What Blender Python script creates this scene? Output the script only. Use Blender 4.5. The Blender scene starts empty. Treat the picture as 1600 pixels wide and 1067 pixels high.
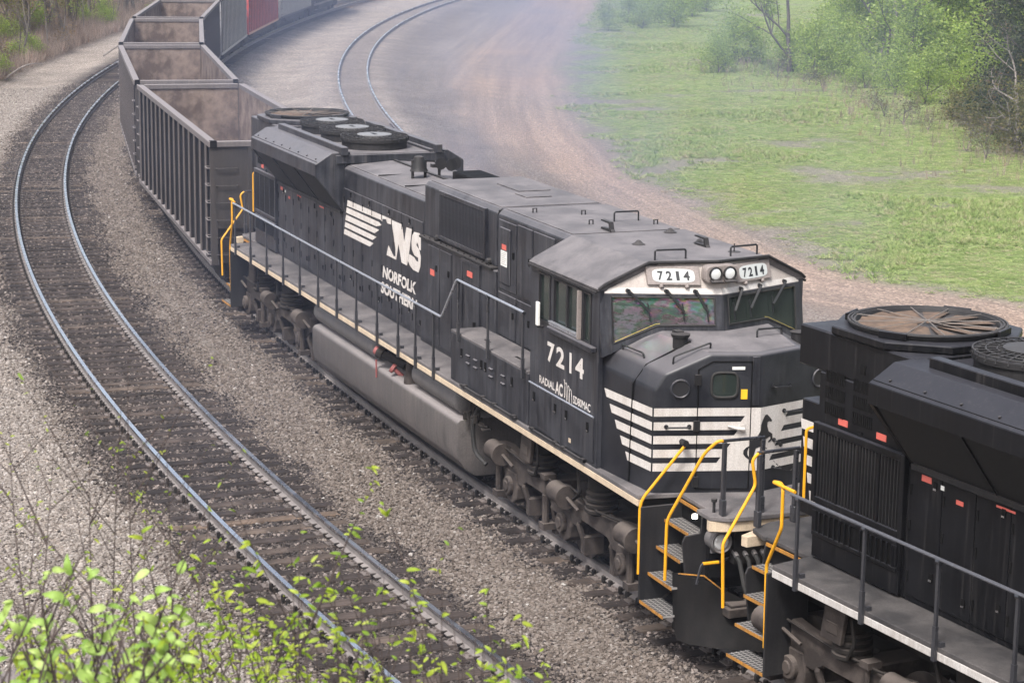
import bpy, bmesh, math, random
import numpy as np
from mathutils import Vector, Matrix, Euler, noise as mnoise
R = math.radians
rng = np.random.default_rng(7)
random.seed(7)
S = bpy.context.scene
COL = S.collection

# ------------------------------------------------------------------ camera, sky, sun, exposure
cam_d = bpy.data.cameras.new('camera'); cam = bpy.data.objects.new('camera', cam_d); COL.objects.link(cam)
S.camera = cam
cam_d.sensor_width = 36.0; cam_d.lens = 3393.4 / 1600 * 36.0
cam_d.clip_start = 0.3; cam_d.clip_end = 2000.0
CAM = Vector((26.0746, -13.166, 9.5516))
_yaw, _pit, _rol = 2.7626, 0.2060, 0.0129
_d = Vector((math.cos(_yaw) * math.cos(_pit), math.sin(_yaw) * math.cos(_pit), -math.sin(_pit)))
_r = Vector((math.sin(_yaw), -math.cos(_yaw), 0.0)); _u = _r.cross(_d)
_r2 = math.cos(_rol) * _r + math.sin(_rol) * _u; _u2 = -math.sin(_rol) * _r + math.cos(_rol) * _u
cam.matrix_world = Matrix(((_r2.x, _u2.x, -_d.x, CAM.x), (_r2.y, _u2.y, -_d.y, CAM.y), (_r2.z, _u2.z, -_d.z, CAM.z), (0, 0, 0, 1)))
cam_d.dof.use_dof = True; cam_d.dof.focus_distance = 31.0; cam_d.dof.aperture_fstop = 10.0

SUN_EL, SUN_AZ = 54.0, -48.0        # degrees; azimuth of the sun measured from +x towards +y
W = bpy.data.worlds.new('World'); S.world = W; W.use_nodes = True
wn = W.node_tree.nodes; wl = W.node_tree.links
sky = wn.new('ShaderNodeTexSky'); sky.sky_type = 'NISHITA'; sky.sun_disc = False
sky.sun_elevation = R(SUN_EL); sky.sun_rotation = R(90.0 - SUN_AZ)
sky.air_density = 1.0; sky.dust_density = 5.0; sky.ozone_density = 1.0
wn['Background'].inputs['Strength'].default_value = 0.15
hs = wn.new('ShaderNodeHueSaturation'); hs.inputs['Saturation'].default_value = 0.58      # thin white overcast
wl.new(sky.outputs['Color'], hs.inputs['Color']); wl.new(hs.outputs['Color'], wn['Background'].inputs['Color'])
sun_d = bpy.data.lights.new('sun', 'SUN'); sun = bpy.data.objects.new('sun', sun_d); COL.objects.link(sun)
sun_d.energy = 2.3; sun_d.angle = R(12.0); sun_d.color = (1.0, 0.975, 0.945)
sun.rotation_euler = Vector((-math.cos(R(SUN_EL)) * math.cos(R(SUN_AZ)), -math.cos(R(SUN_EL)) * math.sin(R(SUN_AZ)), -math.sin(R(SUN_EL)))).to_track_quat('-Z', 'Y').to_euler()
S.view_settings.view_transform = 'Standard'; S.view_settings.look = 'None'
S.view_settings.gamma = 1.0; S.view_settings.use_curve_mapping = False
S.view_settings.exposure = 0.86
S.cycles.volume_step_rate = 4.0; S.cycles.volume_max_steps = 64; S.cycles.volume_bounces = 1
S.cycles.max_bounces = 6; S.cycles.transparent_max_bounces = 12

# ------------------------------------------------------------------ materials
def lk(t, a, b): t.links.new(a, b)
def newmat(name):
    m = bpy.data.materials.new(name); m.use_nodes = True
    return m, m.node_tree, m.node_tree.nodes['Principled BSDF']
def noise_n(t, scale, detail=4, rough=.6, vec=None, dim='3D'):
    n = t.nodes.new('ShaderNodeTexNoise'); n.inputs['Scale'].default_value = scale
    n.inputs['Detail'].default_value = detail; n.inputs['Roughness'].default_value = rough
    if vec is not None: lk(t, vec, n.inputs['Vector'])
    return n
def ramp_n(t, fac, stops, interp='LINEAR'):
    r = t.nodes.new('ShaderNodeValToRGB'); r.color_ramp.interpolation = interp
    e = r.color_ramp.elements
    while len(e) < len(stops): e.new(.5)
    for i, (p, c) in enumerate(stops):
        e[i].position = p; e[i].color = (*c, 1) if len(c) == 3 else c
    lk(t, fac, r.inputs['Fac']); return r
def mix_n(t, fac, a, b, mode='MIX'):
    m = t.nodes.new('ShaderNodeMix'); m.data_type = 'RGBA'; m.blend_type = mode
    for sock, v in ((0, fac), (6, a), (7, b)):
        if hasattr(v, 'is_linked') or hasattr(v, 'links'): lk(t, v, m.inputs[sock])
        elif sock == 0: m.inputs[0].default_value = v
        else: m.inputs[sock].default_value = (*v, 1)
    return m.outputs[2]
def math_n(t, op, a, b=0.0):
    m = t.nodes.new('ShaderNodeMath'); m.operation = op
    for i, v in enumerate((a, b)):
        if hasattr(v, 'links'): lk(t, v, m.inputs[i])
        else: m.inputs[i].default_value = v
    return m.outputs[0]
def coord_n(t, scale=(1, 1, 1), kind='Object'):
    c = t.nodes.new('ShaderNodeTexCoord'); mp = t.nodes.new('ShaderNodeMapping')
    mp.inputs['Scale'].default_value = scale; lk(t, c.outputs[kind], mp.inputs['Vector']); return mp.outputs[0]
def bump_n(t, height, bsdf, strength=.3, dist=.02):
    b = t.nodes.new('ShaderNodeBump'); b.inputs['Strength'].default_value = strength; b.inputs['Distance'].default_value = dist
    lk(t, height, b.inputs['Height']); lk(t, b.outputs[0], bsdf.inputs['Normal'])

def paint(name, base, dirt, amt=.45, top=None, topamt=0., rough=.5, streak=True, metal=0., scale=1.0, spec=.4, vary=0., stain=0.):
    """weathered surface: base colour, blotches and vertical streaks of dirt, dust lying on upward faces"""
    m, t, b = newmat(name)
    v = coord_n(t)
    n1 = noise_n(t, 1.6 * scale, 5, .65, v)
    n2 = noise_n(t, 1.0, 4, .6, coord_n(t, (9 * scale, 9 * scale, .55 * scale)))
    n3 = noise_n(t, 38 * scale, 3, .6, v)
    if streak: mixed = math_n(t, 'MULTIPLY', math_n(t, 'ADD', n1.outputs[0], n2.outputs[0]), .5)
    else: mixed = n1.outputs[0]
    f = ramp_n(t, mixed, [(.39, (0, 0, 0)), (.62, (1, 1, 1))])
    f2 = math_n(t, 'MULTIPLY', f.outputs[0], amt)
    c = mix_n(t, f2, base, dirt)
    fine = ramp_n(t, n3.outputs[0], [(.3, (.82, .82, .82)), (.7, (1.12, 1.12, 1.12))])
    c = mix_n(t, 1.0, c, fine.outputs[0], 'MULTIPLY')
    if top is not None:
        g = t.nodes.new('ShaderNodeNewGeometry'); s = t.nodes.new('ShaderNodeSeparateXYZ'); lk(t, g.outputs['Normal'], s.inputs[0])
        up = ramp_n(t, s.outputs[2], [(.35, (0, 0, 0)), (.9, (1, 1, 1))])
        tf = math_n(t, 'MULTIPLY', up.outputs[0], math_n(t, 'ADD', topamt * .72, math_n(t, 'MULTIPLY', n1.outputs[0], topamt * .56)))
        c = mix_n(t, tf, c, top)
    if stain:
        n4 = noise_n(t, 1.0, 3, .55, coord_n(t, (16 * scale, 16 * scale, .7 * scale))); sf = ramp_n(t, n4.outputs[0], [(.56, (0, 0, 0)), (.70, (1, 1, 1))])
        c = mix_n(t, math_n(t, 'MULTIPLY', math_n(t, 'MULTIPLY', sf.outputs[0], n1.outputs[0]), stain), c, (.135, .122, .118))
        n5 = noise_n(t, 2.7, 5, .7, v); c = mix_n(t, math_n(t, 'MULTIPLY', ramp_n(t, n5.outputs[0], [(.60, (0, 0, 0)), (.72, (1, 1, 1))]).outputs[0], stain * .8), c, (.006, .006, .007))
    if vary:
        oi = t.nodes.new('ShaderNodeObjectInfo')
        vr = ramp_n(t, oi.outputs['Random'], [(0, (1 - vary,) * 3), (1, (1 + vary,) * 3)])
        c = mix_n(t, 1.0, c, vr.outputs[0], 'MULTIPLY')
    lk(t, c, b.inputs['Base Color'])
    rr = ramp_n(t, n1.outputs[0], [(.3, (rough - .08,) * 3), (.7, (min(1, rough + .15),) * 3)])
    lk(t, rr.outputs[0], b.inputs['Roughness'])
    b.inputs['Metallic'].default_value = metal; b.inputs['Specular IOR Level'].default_value = spec
    bump_n(t, n3.outputs[0], b, .12, .004)
    return m
M = {}
DUST = (.23, .215, .222)
M['loco_black'] = paint('loco_black_weathered', (.0080, .0088, .0128), (.046, .047, .055), .95, DUST, .46, .42, spec=.32, stain=.5)
M['nose_black'] = paint('loco_black_nose', (.0070, .0078, .0115), (.024, .025, .030), .7, DUST, .42, .38, streak=False, spec=.35, stain=.12)
M['seal'] = paint('window_seal_yellow', (.50, .40, .10), (.35, .28, .10), .5, None, 0, .6)
M['lead_black'] = paint('loco_black_clean', (.0036, .0039, .0050), (.012, .012, .0145), .5, (.11, .11, .13), .24, .36, spec=.16, stain=.22)
M['roof_dust'] = paint('dusty_roof', (.060, .057, .060), (.15, .138, .14), .95, DUST, .30, .7, streak=False, spec=.25, stain=.3)
M['dark_metal'] = paint('dark_metal', (.014, .014, .0155), (.038, .035, .035), .5, (.11, .10, .097), .38, .5, spec=.25)
M['soot'] = paint('sooty_black', (.004, .004, .0045), (.012, .011, .011), .5, None, 0, .75, spec=.12)
M['walkway'] = paint('walkway_plate', (.085, .080, .082), (.165, .15, .148), .9, None, 0, .7, streak=False, spec=.25)
M['walkway_dark'] = paint('walkway_plate_dark', (.040, .038, .039), (.085, .078, .076), .9, None, 0, .65, streak=False, spec=.25)
M['sill_cream'] = paint('sill_cream', (.58, .47, .34), (.33, .25, .18), .55, None, 0, .6, scale=1.6)
M['sill_white'] = paint('sill_white', (.52, .50, .48), (.24, .205, .175), .6, None, 0, .5, scale=2)
M['white'] = paint('white_paint', (.56, .53, .50), (.36, .31, .27), .5, None, 0, .5, scale=1.5)
M['letter'] = paint('white_lettering', (.62, .59, .56), (.33, .26, .21), .45, None, 0, .55, scale=2.2)
M['visor_white'] = paint('visor_white', (.42, .375, .34), (.29, .25, .23), .6, None, 0, .55, scale=1.8)
M['board_grey'] = paint('number_board_frame', (.25, .215, .20), (.15, .13, .12), .5, None, 0, .6)
M['yellow'] = paint('safety_yellow', (.74, .36, .010), (.52, .23, .01), .45, None, 0, .42, scale=3, spec=.5)
M['orange_edge'] = paint('step_edge_orange', (.45, .20, .025), (.12, .07, .035), .8, None, 0, .6, scale=4)
M['under'] = paint('underframe_dust', (.034, .028, .026), (.085, .070, .062), .8, (.16, .135, .12), .5, .85, streak=False, scale=2, spec=.2)
M['under_dark'] = paint('underframe_dark', (.013, .0115, .011), (.036, .031, .028), .6, (.09, .076, .068), .45, .85, streak=False, scale=2, spec=.2)
M['tank'] = paint('fuel_tank_grey', (.072, .066, .065), (.13, .113, .106), .65, (.27, .245, .24), .7, .6, spec=.3, stain=.5)
M['cylinder'] = paint('reservoir_grey', (.095, .092, .095), (.15, .135, .128), .6, (.24, .22, .215), .6, .5)
M['red'] = paint('faded_red', (.30, .09, .085), (.16, .07, .065), .5, None, 0, .6, scale=5)
M['sticker_red'] = paint('sticker_red', (.55, .10, .075), (.5, .2, .17), .3, None, 0, .5, scale=12)
M['sticker_white'] = paint('sticker_white', (.72, .72, .68), (.5, .5, .48), .3, None, 0, .5, scale=12)
M['sticker_yellow'] = paint('sticker_yellow', (.85, .50, .02), (.6, .35, .05), .3, None, 0, .5, scale=12)
M['chrome'] = paint('bright_steel', (.62, .62, .64), (.4, .38, .36), .3, None, 0, .22, metal=1.0)
M['handrail'] = paint('handrail_black', (.020, .021, .026), (.06, .06, .066), .5, None, 0, .28, spec=.7)
M['handrail_worn'] = paint('handrail_worn_steel', (.55, .57, .62), (.34, .35, .38), .5, None, 0, .30, metal=.7, spec=.6, scale=3)
M['handrail_grey'] = paint('handrail_grey', (.085, .087, .10), (.05, .05, .056), .5, None, 0, .32, spec=.6)
M['fan_blade'] = paint('fan_hub_plate', (.22, .22, .225), (.11, .11, .112), .6, None, 0, .5)
M['fan_rust'] = paint('fan_rusty_blades', (.16, .105, .07), (.055, .045, .04), .7, None, 0, .7, streak=False, scale=3)
M['coupler'] = paint('coupler_steel', (.07, .055, .047), (.13, .10, .085), .6, (.17, .14, .125), .4, .8)
M['rubber'] = paint('rubber_hose', (.018, .018, .018), (.05, .046, .044), .5, None, 0, .7)

def glass_mat(name, film_refl=False):
    m, t, b = newmat(name)
    b.inputs['Base Color'].default_value = (.035, .046, .042, 1); b.inputs['Roughness'].default_value = .06
    b.inputs['Specular IOR Level'].default_value = .8
    if film_refl:
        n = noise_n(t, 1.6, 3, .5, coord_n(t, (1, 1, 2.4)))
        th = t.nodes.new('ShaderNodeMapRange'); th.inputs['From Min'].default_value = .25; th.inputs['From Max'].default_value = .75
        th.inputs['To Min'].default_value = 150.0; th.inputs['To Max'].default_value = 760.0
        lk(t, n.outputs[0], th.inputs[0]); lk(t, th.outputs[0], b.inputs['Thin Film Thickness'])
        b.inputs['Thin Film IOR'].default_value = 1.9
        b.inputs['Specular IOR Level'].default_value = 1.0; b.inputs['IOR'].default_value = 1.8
        refl_tint = noise_n(t, 1.9, 5, .66, coord_n(t, (1, 1.0, 2.4))); lk(t, ramp_n(t, refl_tint.outputs[0], [(.28, (.04, .06, .05)), (.40, (.07, .058, .066)), (.48, (.035, .048, .038)), (.54, (.10, .088, .104)), (.62, (.05, .07, .06)), (.72, (.115, .125, .13)), (.82, (.18, .21, .23))]).outputs[0], b.inputs['Base Color'])  # purple and green noise paints reflected trees into the base colour
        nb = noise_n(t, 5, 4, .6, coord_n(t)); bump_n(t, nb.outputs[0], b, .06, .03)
    else:
        tr = t.nodes.new('ShaderNodeBsdfTransparent'); tr.inputs[0].default_value = (.42, .50, .46, 1)
        mx = t.nodes.new('ShaderNodeMixShader'); mx.inputs[0].default_value = .66
        lk(t, tr.outputs[0], mx.inputs[1]); lk(t, b.outputs[0], mx.inputs[2]); lk(t, mx.outputs[0], t.nodes['Material Output'].inputs[0])
    return m
M['windshield_film_refl'] = glass_mat('windshield_coated_painted_refl', True)  # coated pane with the reflection of trees painted into its colour
M['glass'] = glass_mat('tinted_glass')
def flat(name, col, rough=.5, metal=0., emit=0.):
    m, t, b = newmat(name); b.inputs['Base Color'].default_value = (*col, 1); b.inputs['Roughness'].default_value = rough
    b.inputs['Metallic'].default_value = metal
    if emit: b.inputs['Emission Color'].default_value = (*col, 1); b.inputs['Emission Strength'].default_value = emit
    return m
M['lens'] = flat('lamp_lens', (.85, .86, .85), .28, .35)
M['lit_lamp'] = flat('lit_step_lamp', (1, .93, .8), .3, 0, 6.0)
M['board_glass'] = flat('number_board_glass', (.46, .475, .46), .35)
M['ink'] = flat('black_numerals', (.012, .012, .014), .5)
M['interior'] = flat('cab_interior', (.28, .32, .29), .8)
M['seat'] = flat('cab_seat', (.16, .12, .10), .8)
def fine_mesh(name, base, hole, sc=70.):
    """perforated screen: fine relief too small to model"""
    m, t, b = newmat(name); v = coord_n(t, (sc, sc, sc))
    br = t.nodes.new('ShaderNodeTexVoronoi'); br.inputs['Scale'].default_value = 1.0; lk(t, v, br.inputs['Vector'])
    r = ramp_n(t, br.outputs['Distance'], [(.30, hole), (.5, base)])
    lk(t, r.outputs[0], b.inputs['Base Color']); b.inputs['Roughness'].default_value = .7
    return m
M['plow'] = paint('plow_dark', (.006, .0058, .0058), (.016, .014, .0135), .7, None, 0, .7, spec=.12)
M['screen'] = fine_mesh('radiator_screen', (.007, .007, .0075), (.002, .002, .002))
def tread_mat():
    m, t, b = newmat('step_grating'); br = t.nodes.new('ShaderNodeTexBrick')
    lk(t, coord_n(t, (15, 15, 15)), br.inputs['Vector']); br.offset = 0.; br.inputs['Scale'].default_value = 1.
    br.inputs['Color1'].default_value = (.02, .02, .02, 1); br.inputs['Color2'].default_value = (.03, .03, .03, 1); br.inputs['Mortar'].default_value = (.26, .245, .235, 1)
    br.inputs['Mortar Size'].default_value = .12; br.inputs['Brick Width'].default_value = 1.; br.inputs['Row Height'].default_value = 1.
    lk(t, br.outputs[0], b.inputs['Base Color']); b.inputs['Roughness'].default_value = .6; return m
M['tread'] = tread_mat()

# ------------------------------------------------------------------ mesh helpers
class MB:
    def __init__(s): s.v = []; s.f = []
    def add(s, vs, fs):
        o = len(s.v); s.v += [tuple(v) for v in vs]; s.f += [tuple(i + o for i in f) for f in fs]; return s
    def box(s, x0, x1, y0, y1, z0, z1):
        if x0 > x1: x0, x1 = x1, x0
        if y0 > y1: y0, y1 = y1, y0
        if z0 > z1: z0, z1 = z1, z0
        return s.add([(x0, y0, z0), (x1, y0, z0), (x1, y1, z0), (x0, y1, z0), (x0, y0, z1), (x1, y0, z1), (x1, y1, z1), (x0, y1, z1)],
              [(0, 3, 2, 1), (4, 5, 6, 7), (0, 1, 5, 4), (1, 2, 6, 5), (2, 3, 7, 6), (3, 0, 4, 7)])
    def obox(s, c, ax, ay, az, hx, hy, hz):
        """box with centre, three axes, half sizes"""
        c = Vector(c); ax, ay, az = Vector(ax).normalized() * hx, Vector(ay).normalized() * hy, Vector(az).normalized() * hz
        vs = [c + sx * ax + sy * ay + sz * az for sz in (-1, 1) for sy, sx in ((-1, -1), (-1, 1), (1, 1), (1, -1))]
        return s.add(vs, [(0, 3, 2, 1), (4, 5, 6, 7), (0, 1, 5, 4), (1, 2, 6, 5), (2, 3, 7, 6), (3, 0, 4, 7)])
    def prism(s, prof, axis, a, b):
        """profile polygon extruded along an axis; profile in the other two coordinates"""
        n = len(prof)
        def P(p, t): return {'x': (t, p[0], p[1]), 'y': (p[0], t, p[1]), 'z': (p[0], p[1], t)}[axis]
        vs = [P(p, a) for p in prof] + [P(p, b) for p in prof]
        fs = [tuple(range(n))[::-1], tuple(range(n, 2 * n))] + [(i, (i + 1) % n, (i + 1) % n + n, i + n) for i in range(n)]
        return s.add(vs, fs)
    def cyl(s, p0, p1, r, n=12, r1=None, cap=True):
        p0, p1 = Vector(p0), Vector(p1); d = (p1 - p0).normalized()
        a = d.orthogonal().normalized(); b = d.cross(a); r1 = r if r1 is None else r1
        vs = [p + (a * math.cos(t) + b * math.sin(t)) * rr for p, rr in ((p0, r), (p1, r1)) for t in [2 * math.pi * i / n for i in range(n)]]
        fs = [(i, (i + 1) % n, (i + 1) % n + n, i + n) for i in range(n)]
        if cap: fs += [tuple(range(n))[::-1], tuple(range(n, 2 * n))]
        return s.add(vs, fs)
    def tube(s, pts, r, n=8, cap=True):
        pts = [Vector(p) for p in pts]; rad = r if hasattr(r, '__len__') else [r] * len(pts)
        o = len(s.v); prev = None
        for i, p in enumerate(pts):
            d = (pts[min(i + 1, len(pts) - 1)] - pts[max(i - 1, 0)])
            if d.length < 1e-9: d = Vector((0, 0, 1))
            d.normalize()
            a = (prev - d * prev.dot(d)) if prev is not None else d.orthogonal()
            if a.length < 1e-6: a = d.orthogonal()
            a.normalize(); prev = a; b = d.cross(a)
            s.v += [tuple(p + (a * math.cos(2 * math.pi * k / n) + b * math.sin(2 * math.pi * k / n)) * rad[i]) for k in range(n)]
        for i in range(len(pts) - 1):
            for k in range(n): s.f.append((o + i * n + k, o + i * n + (k + 1) % n, o + (i + 1) * n + (k + 1) % n, o + (i + 1) * n + k))
        if cap: s.f += [tuple(range(o, o + n))[::-1], tuple(range(o + (len(pts) - 1) * n, o + len(pts) * n))]
        return s
    def bend(s, pts, r, n=8, fillet=.07, seg=4):
        """tube through a polyline with rounded corners"""
        pts = [Vector(p) for p in pts]; out = [pts[0]]
        for i in range(1, len(pts) - 1):
            a, b, c = pts[i - 1], pts[i], pts[i + 1]
            f = min(fillet, (a - b).length * .45, (c - b).length * .45)
            p, q = b + (a - b).normalized() * f, b + (c - b).normalized() * f
            for k in range(seg + 1):
                t = k / seg; out.append(p * (1 - t) ** 2 + b * 2 * t * (1 - t) + q * t * t)
        out.append(pts[-1]); return s.tube(out, r, n)
    def lathe(s, c, prof, axis='z', n=20):
        """prof: (radius, height) pairs about an axis through c"""
        o = len(s.v); c = Vector(c)
        for r, h in prof:
            for k in range(n):
                t = 2 * math.pi * k / n; u, w = r * math.cos(t), r * math.sin(t)
                s.v.append(tuple(c + Vector({'z': (u, w, h), 'x': (h, u, w), 'y': (u, h, w)}[axis])))
        for i in range(len(prof) - 1):
            for k in range(n): s.f.append((o + i * n + k, o + i * n + (k + 1) % n, o + (i + 1) * n + (k + 1) % n, o + (i + 1) * n + k))
        s.f += [tuple(range(o, o + n))[::-1], tuple(range(o + (len(prof) - 1) * n, o + len(prof) * n))]
        return s
    def mesh(s, name, org=(0, 0, 0), bevel=0., smooth=False, seg=1):
        me = bpy.data.meshes.new(name)
        ox, oy, oz = org
        me.from_pydata([(x - ox, y - oy, z - oz) for x, y, z in s.v], [], s.f)
        bm = bmesh.new(); bm.from_mesh(me)
        bmesh.ops.recalc_face_normals(bm, faces=bm.faces)
        if bevel:
            es = [e for e in bm.edges if len(e.link_faces) == 2 and e.calc_face_angle(0) > .35]
            bmesh.ops.bevel(bm, geom=es, offset=bevel, segments=seg, affect='EDGES', profile=.5, clamp_overlap=True)
        bm.to_mesh(me); bm.free()
        if smooth:
            for p in me.polygons: p.use_smooth = True
            try: me.set_sharp_from_angle(angle=R(38))
            except Exception: pass
        return me
ORG = (0, 0, 0)
def link(name, me, mat, parent=None):
    o = bpy.data.objects.new(name, me); COL.objects.link(o)
    if mat is not None and me is not None:
        me.materials.clear(); me.materials.append(M[mat] if isinstance(mat, str) else mat)
    if parent: o.parent = parent
    return o
def part(name, mb, mat, parent=None, bevel=0., smooth=False, seg=1, label=None):
    o = link(name, mb.mesh(name, ORG, bevel, smooth, seg), mat, parent)
    if label: o['label'] = label
    return o
def again(src, parent, offset=(0, 0, 0)):
    """another piece of the same shape (shared mesh) moved by an offset"""
    o = src.copy(); COL.objects.link(o); o.parent = parent; o.location = Vector(src.location) + Vector(offset); return o
def tag(o, label=None, cat=None, group=None, kind=None):
    if label: o['label'] = label
    if cat: o['category'] = cat
    if group: o['group'] = group
    if kind: o['kind'] = kind
    return o
def thing(name, label, cat, loc=(0, 0, 0), rz=0., group=None):
    o = bpy.data.objects.new(name, None); COL.objects.link(o); o.empty_display_size = .3
    o.location = loc; o.rotation_euler = (0, 0, rz); return tag(o, label, cat, group)
def copy_tree(o, parent=None):
    c = o.copy(); COL.objects.link(c); c.parent = parent
    for ch in list(o.children): copy_tree(ch, c)
    return c

def poly_area(p): return .5 * sum(p[i][0] * p[(i + 1) % len(p)][1] - p[(i + 1) % len(p)][0] * p[i][1] for i in range(len(p)))
def sheet(polys, fn, th=.003):
    """thin painted shapes: polygons in (a,b) mapped by fn(a,b,offset) to space"""
    mb = MB()
    for p in polys:
        n = len(p)
        mb.add([fn(a, b, 0.) for a, b in p] + [fn(a, b, th) for a, b in p],
               [tuple(range(n))[::-1], tuple(range(n, 2 * n))] + [(i, (i + 1) % n, (i + 1) % n + n, i + n) for i in range(n)])
    return mb
_font_cache = {}
def text_polys(s, bold=.02, shear=0.):
    key = (s, bold, shear)
    if key not in _font_cache:
        cu = bpy.data.curves.new('t', 'FONT'); cu.body = s; cu.offset = bold; cu.shear = shear; cu.resolution_u = 4
        ob = bpy.data.objects.new('t', cu); COL.objects.link(ob)
        dg = bpy.context.evaluated_depsgraph_get(); me = bpy.data.meshes.new_from_object(ob.evaluated_get(dg))
        vs = [(v.co.x, v.co.y) for v in me.vertices]; fs = [tuple(p.vertices) for p in me.polygons]
        bpy.data.objects.remove(ob); bpy.data.curves.remove(cu); bpy.data.meshes.remove(me)
        _font_cache[key] = (vs, fs)
    return _font_cache[key]
def lettering(name, s, rect, fn, mat, parent, bold=.02, shear=0.):
    """words as a thin sheet filling rect (a0,a1,b0,b1) on the surface fn(a,b,off)"""
    vs, fs = text_polys(s, bold, shear)
    x0, x1 = min(v[0] for v in vs), max(v[0] for v in vs); y0, y1 = min(v[1] for v in vs), max(v[1] for v in vs)
    a0, a1, b0, b1 = rect
    mb = MB(); mb.add([fn(a0 + (x - x0) / (x1 - x0) * (a1 - a0), b0 + (y - y0) / (y1 - y0) * (b1 - b0), .003) for x, y in vs], fs)
    me = bpy.data.meshes.new(name); me.from_pydata([(x - ORG[0], y - ORG[1], z - ORG[2]) for x, y, z in mb.v], [], mb.f)
    return link(name, me, mat, parent)
# ------------------------------------------------------------------ locomotive
OX = -8.4
ZS = 1.85                                     # walkway height above rail
LOGO = [[(-13.125, 3.697), (-10.466, 3.709), (-10.517, 3.612), (-10.738, 3.606), (-10.807, 3.667), (-11.014, 3.643), (-11.032, 3.596), (-11.119, 3.611), (-13.165, 3.583)],
 [(-13.177, 3.551), (-11.206, 3.554), (-11.084, 3.517), (-11.364, 3.454), (-13.224, 3.444)],
 [(-13.224, 3.403), (-11.206, 3.411), (-11.471, 3.31), (-13.271, 3.298)],
 [(-13.272, 3.258), (-11.357, 3.258), (-11.596, 3.165), (-13.323, 3.158)],
 [(-13.323, 3.117), (-11.535, 3.113), (-11.757, 3.018), (-13.371, 3.014)],
 [(-10.502, 3.702), (-9.914, 3.702), (-9.789, 3.401), (-9.669, 3.692), (-9.376, 3.697), (-9.493, 3.322), (-9.629, 3.015), (-9.927, 3.018), (-10.102, 3.329), (-10.229, 3.02), (-10.773, 3.02), (-10.664, 3.213), (-10.373, 3.055), (-10.265, 3.084), (-10.27, 3.222)],
 [(-9.36, 3.589), (-9.256, 3.669), (-8.985, 3.688), (-8.833, 3.605), (-8.805, 3.498), (-8.848, 3.402), (-8.999, 3.4), (-9.023, 3.475), (-9.101, 3.513), (-9.135, 3.452), (-8.982, 3.392), (-8.896, 3.282), (-8.921, 3.11), (-9.011, 2.994), (-9.3, 2.995), (-9.476, 3.042), (-9.574, 3.104), (-9.516, 3.239), (-9.234, 3.222), (-9.149, 3.178), (-9.03, 3.176), (-9.031, 3.249), (-9.235, 3.261), (-9.37, 3.34), (-9.395, 3.471)]]
HORSE_L = [(0, 2.463), (-.052, 2.44), (-.076, 2.348), (-.076, 2.202), (-.092, 2.21), (-.096, 2.241), (-.123, 2.247), (-.121, 2.329), (-.135, 2.465), (-.124, 2.552), (-.035, 2.604), (0, 2.674)]
HORSE_R = [(.07, 2.873), (.108, 2.882), (.167, 2.827), (.198, 2.789), (.182, 2.774), (.144, 2.787), (.119, 2.776), (.115, 2.726), (.144, 2.649), (.21, 2.607), (.217, 2.536), (.158, 2.495), (.136, 2.51), (.181, 2.544), (.175, 2.58), (.092, 2.549), (.026, 2.498), (.009, 2.462), (0, 2.462), (0, 2.674), (.004, 2.685), (.007, 2.752), (.035, 2.815)]
TAIL = [(-.131, 2.474), (-.171, 2.455), (-.206, 2.417), (-.209, 2.369), (-.18, 2.325), (-.129, 2.29), (-.135, 2.324), (-.154, 2.358), (-.158, 2.397), (-.139, 2.455)]

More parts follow.
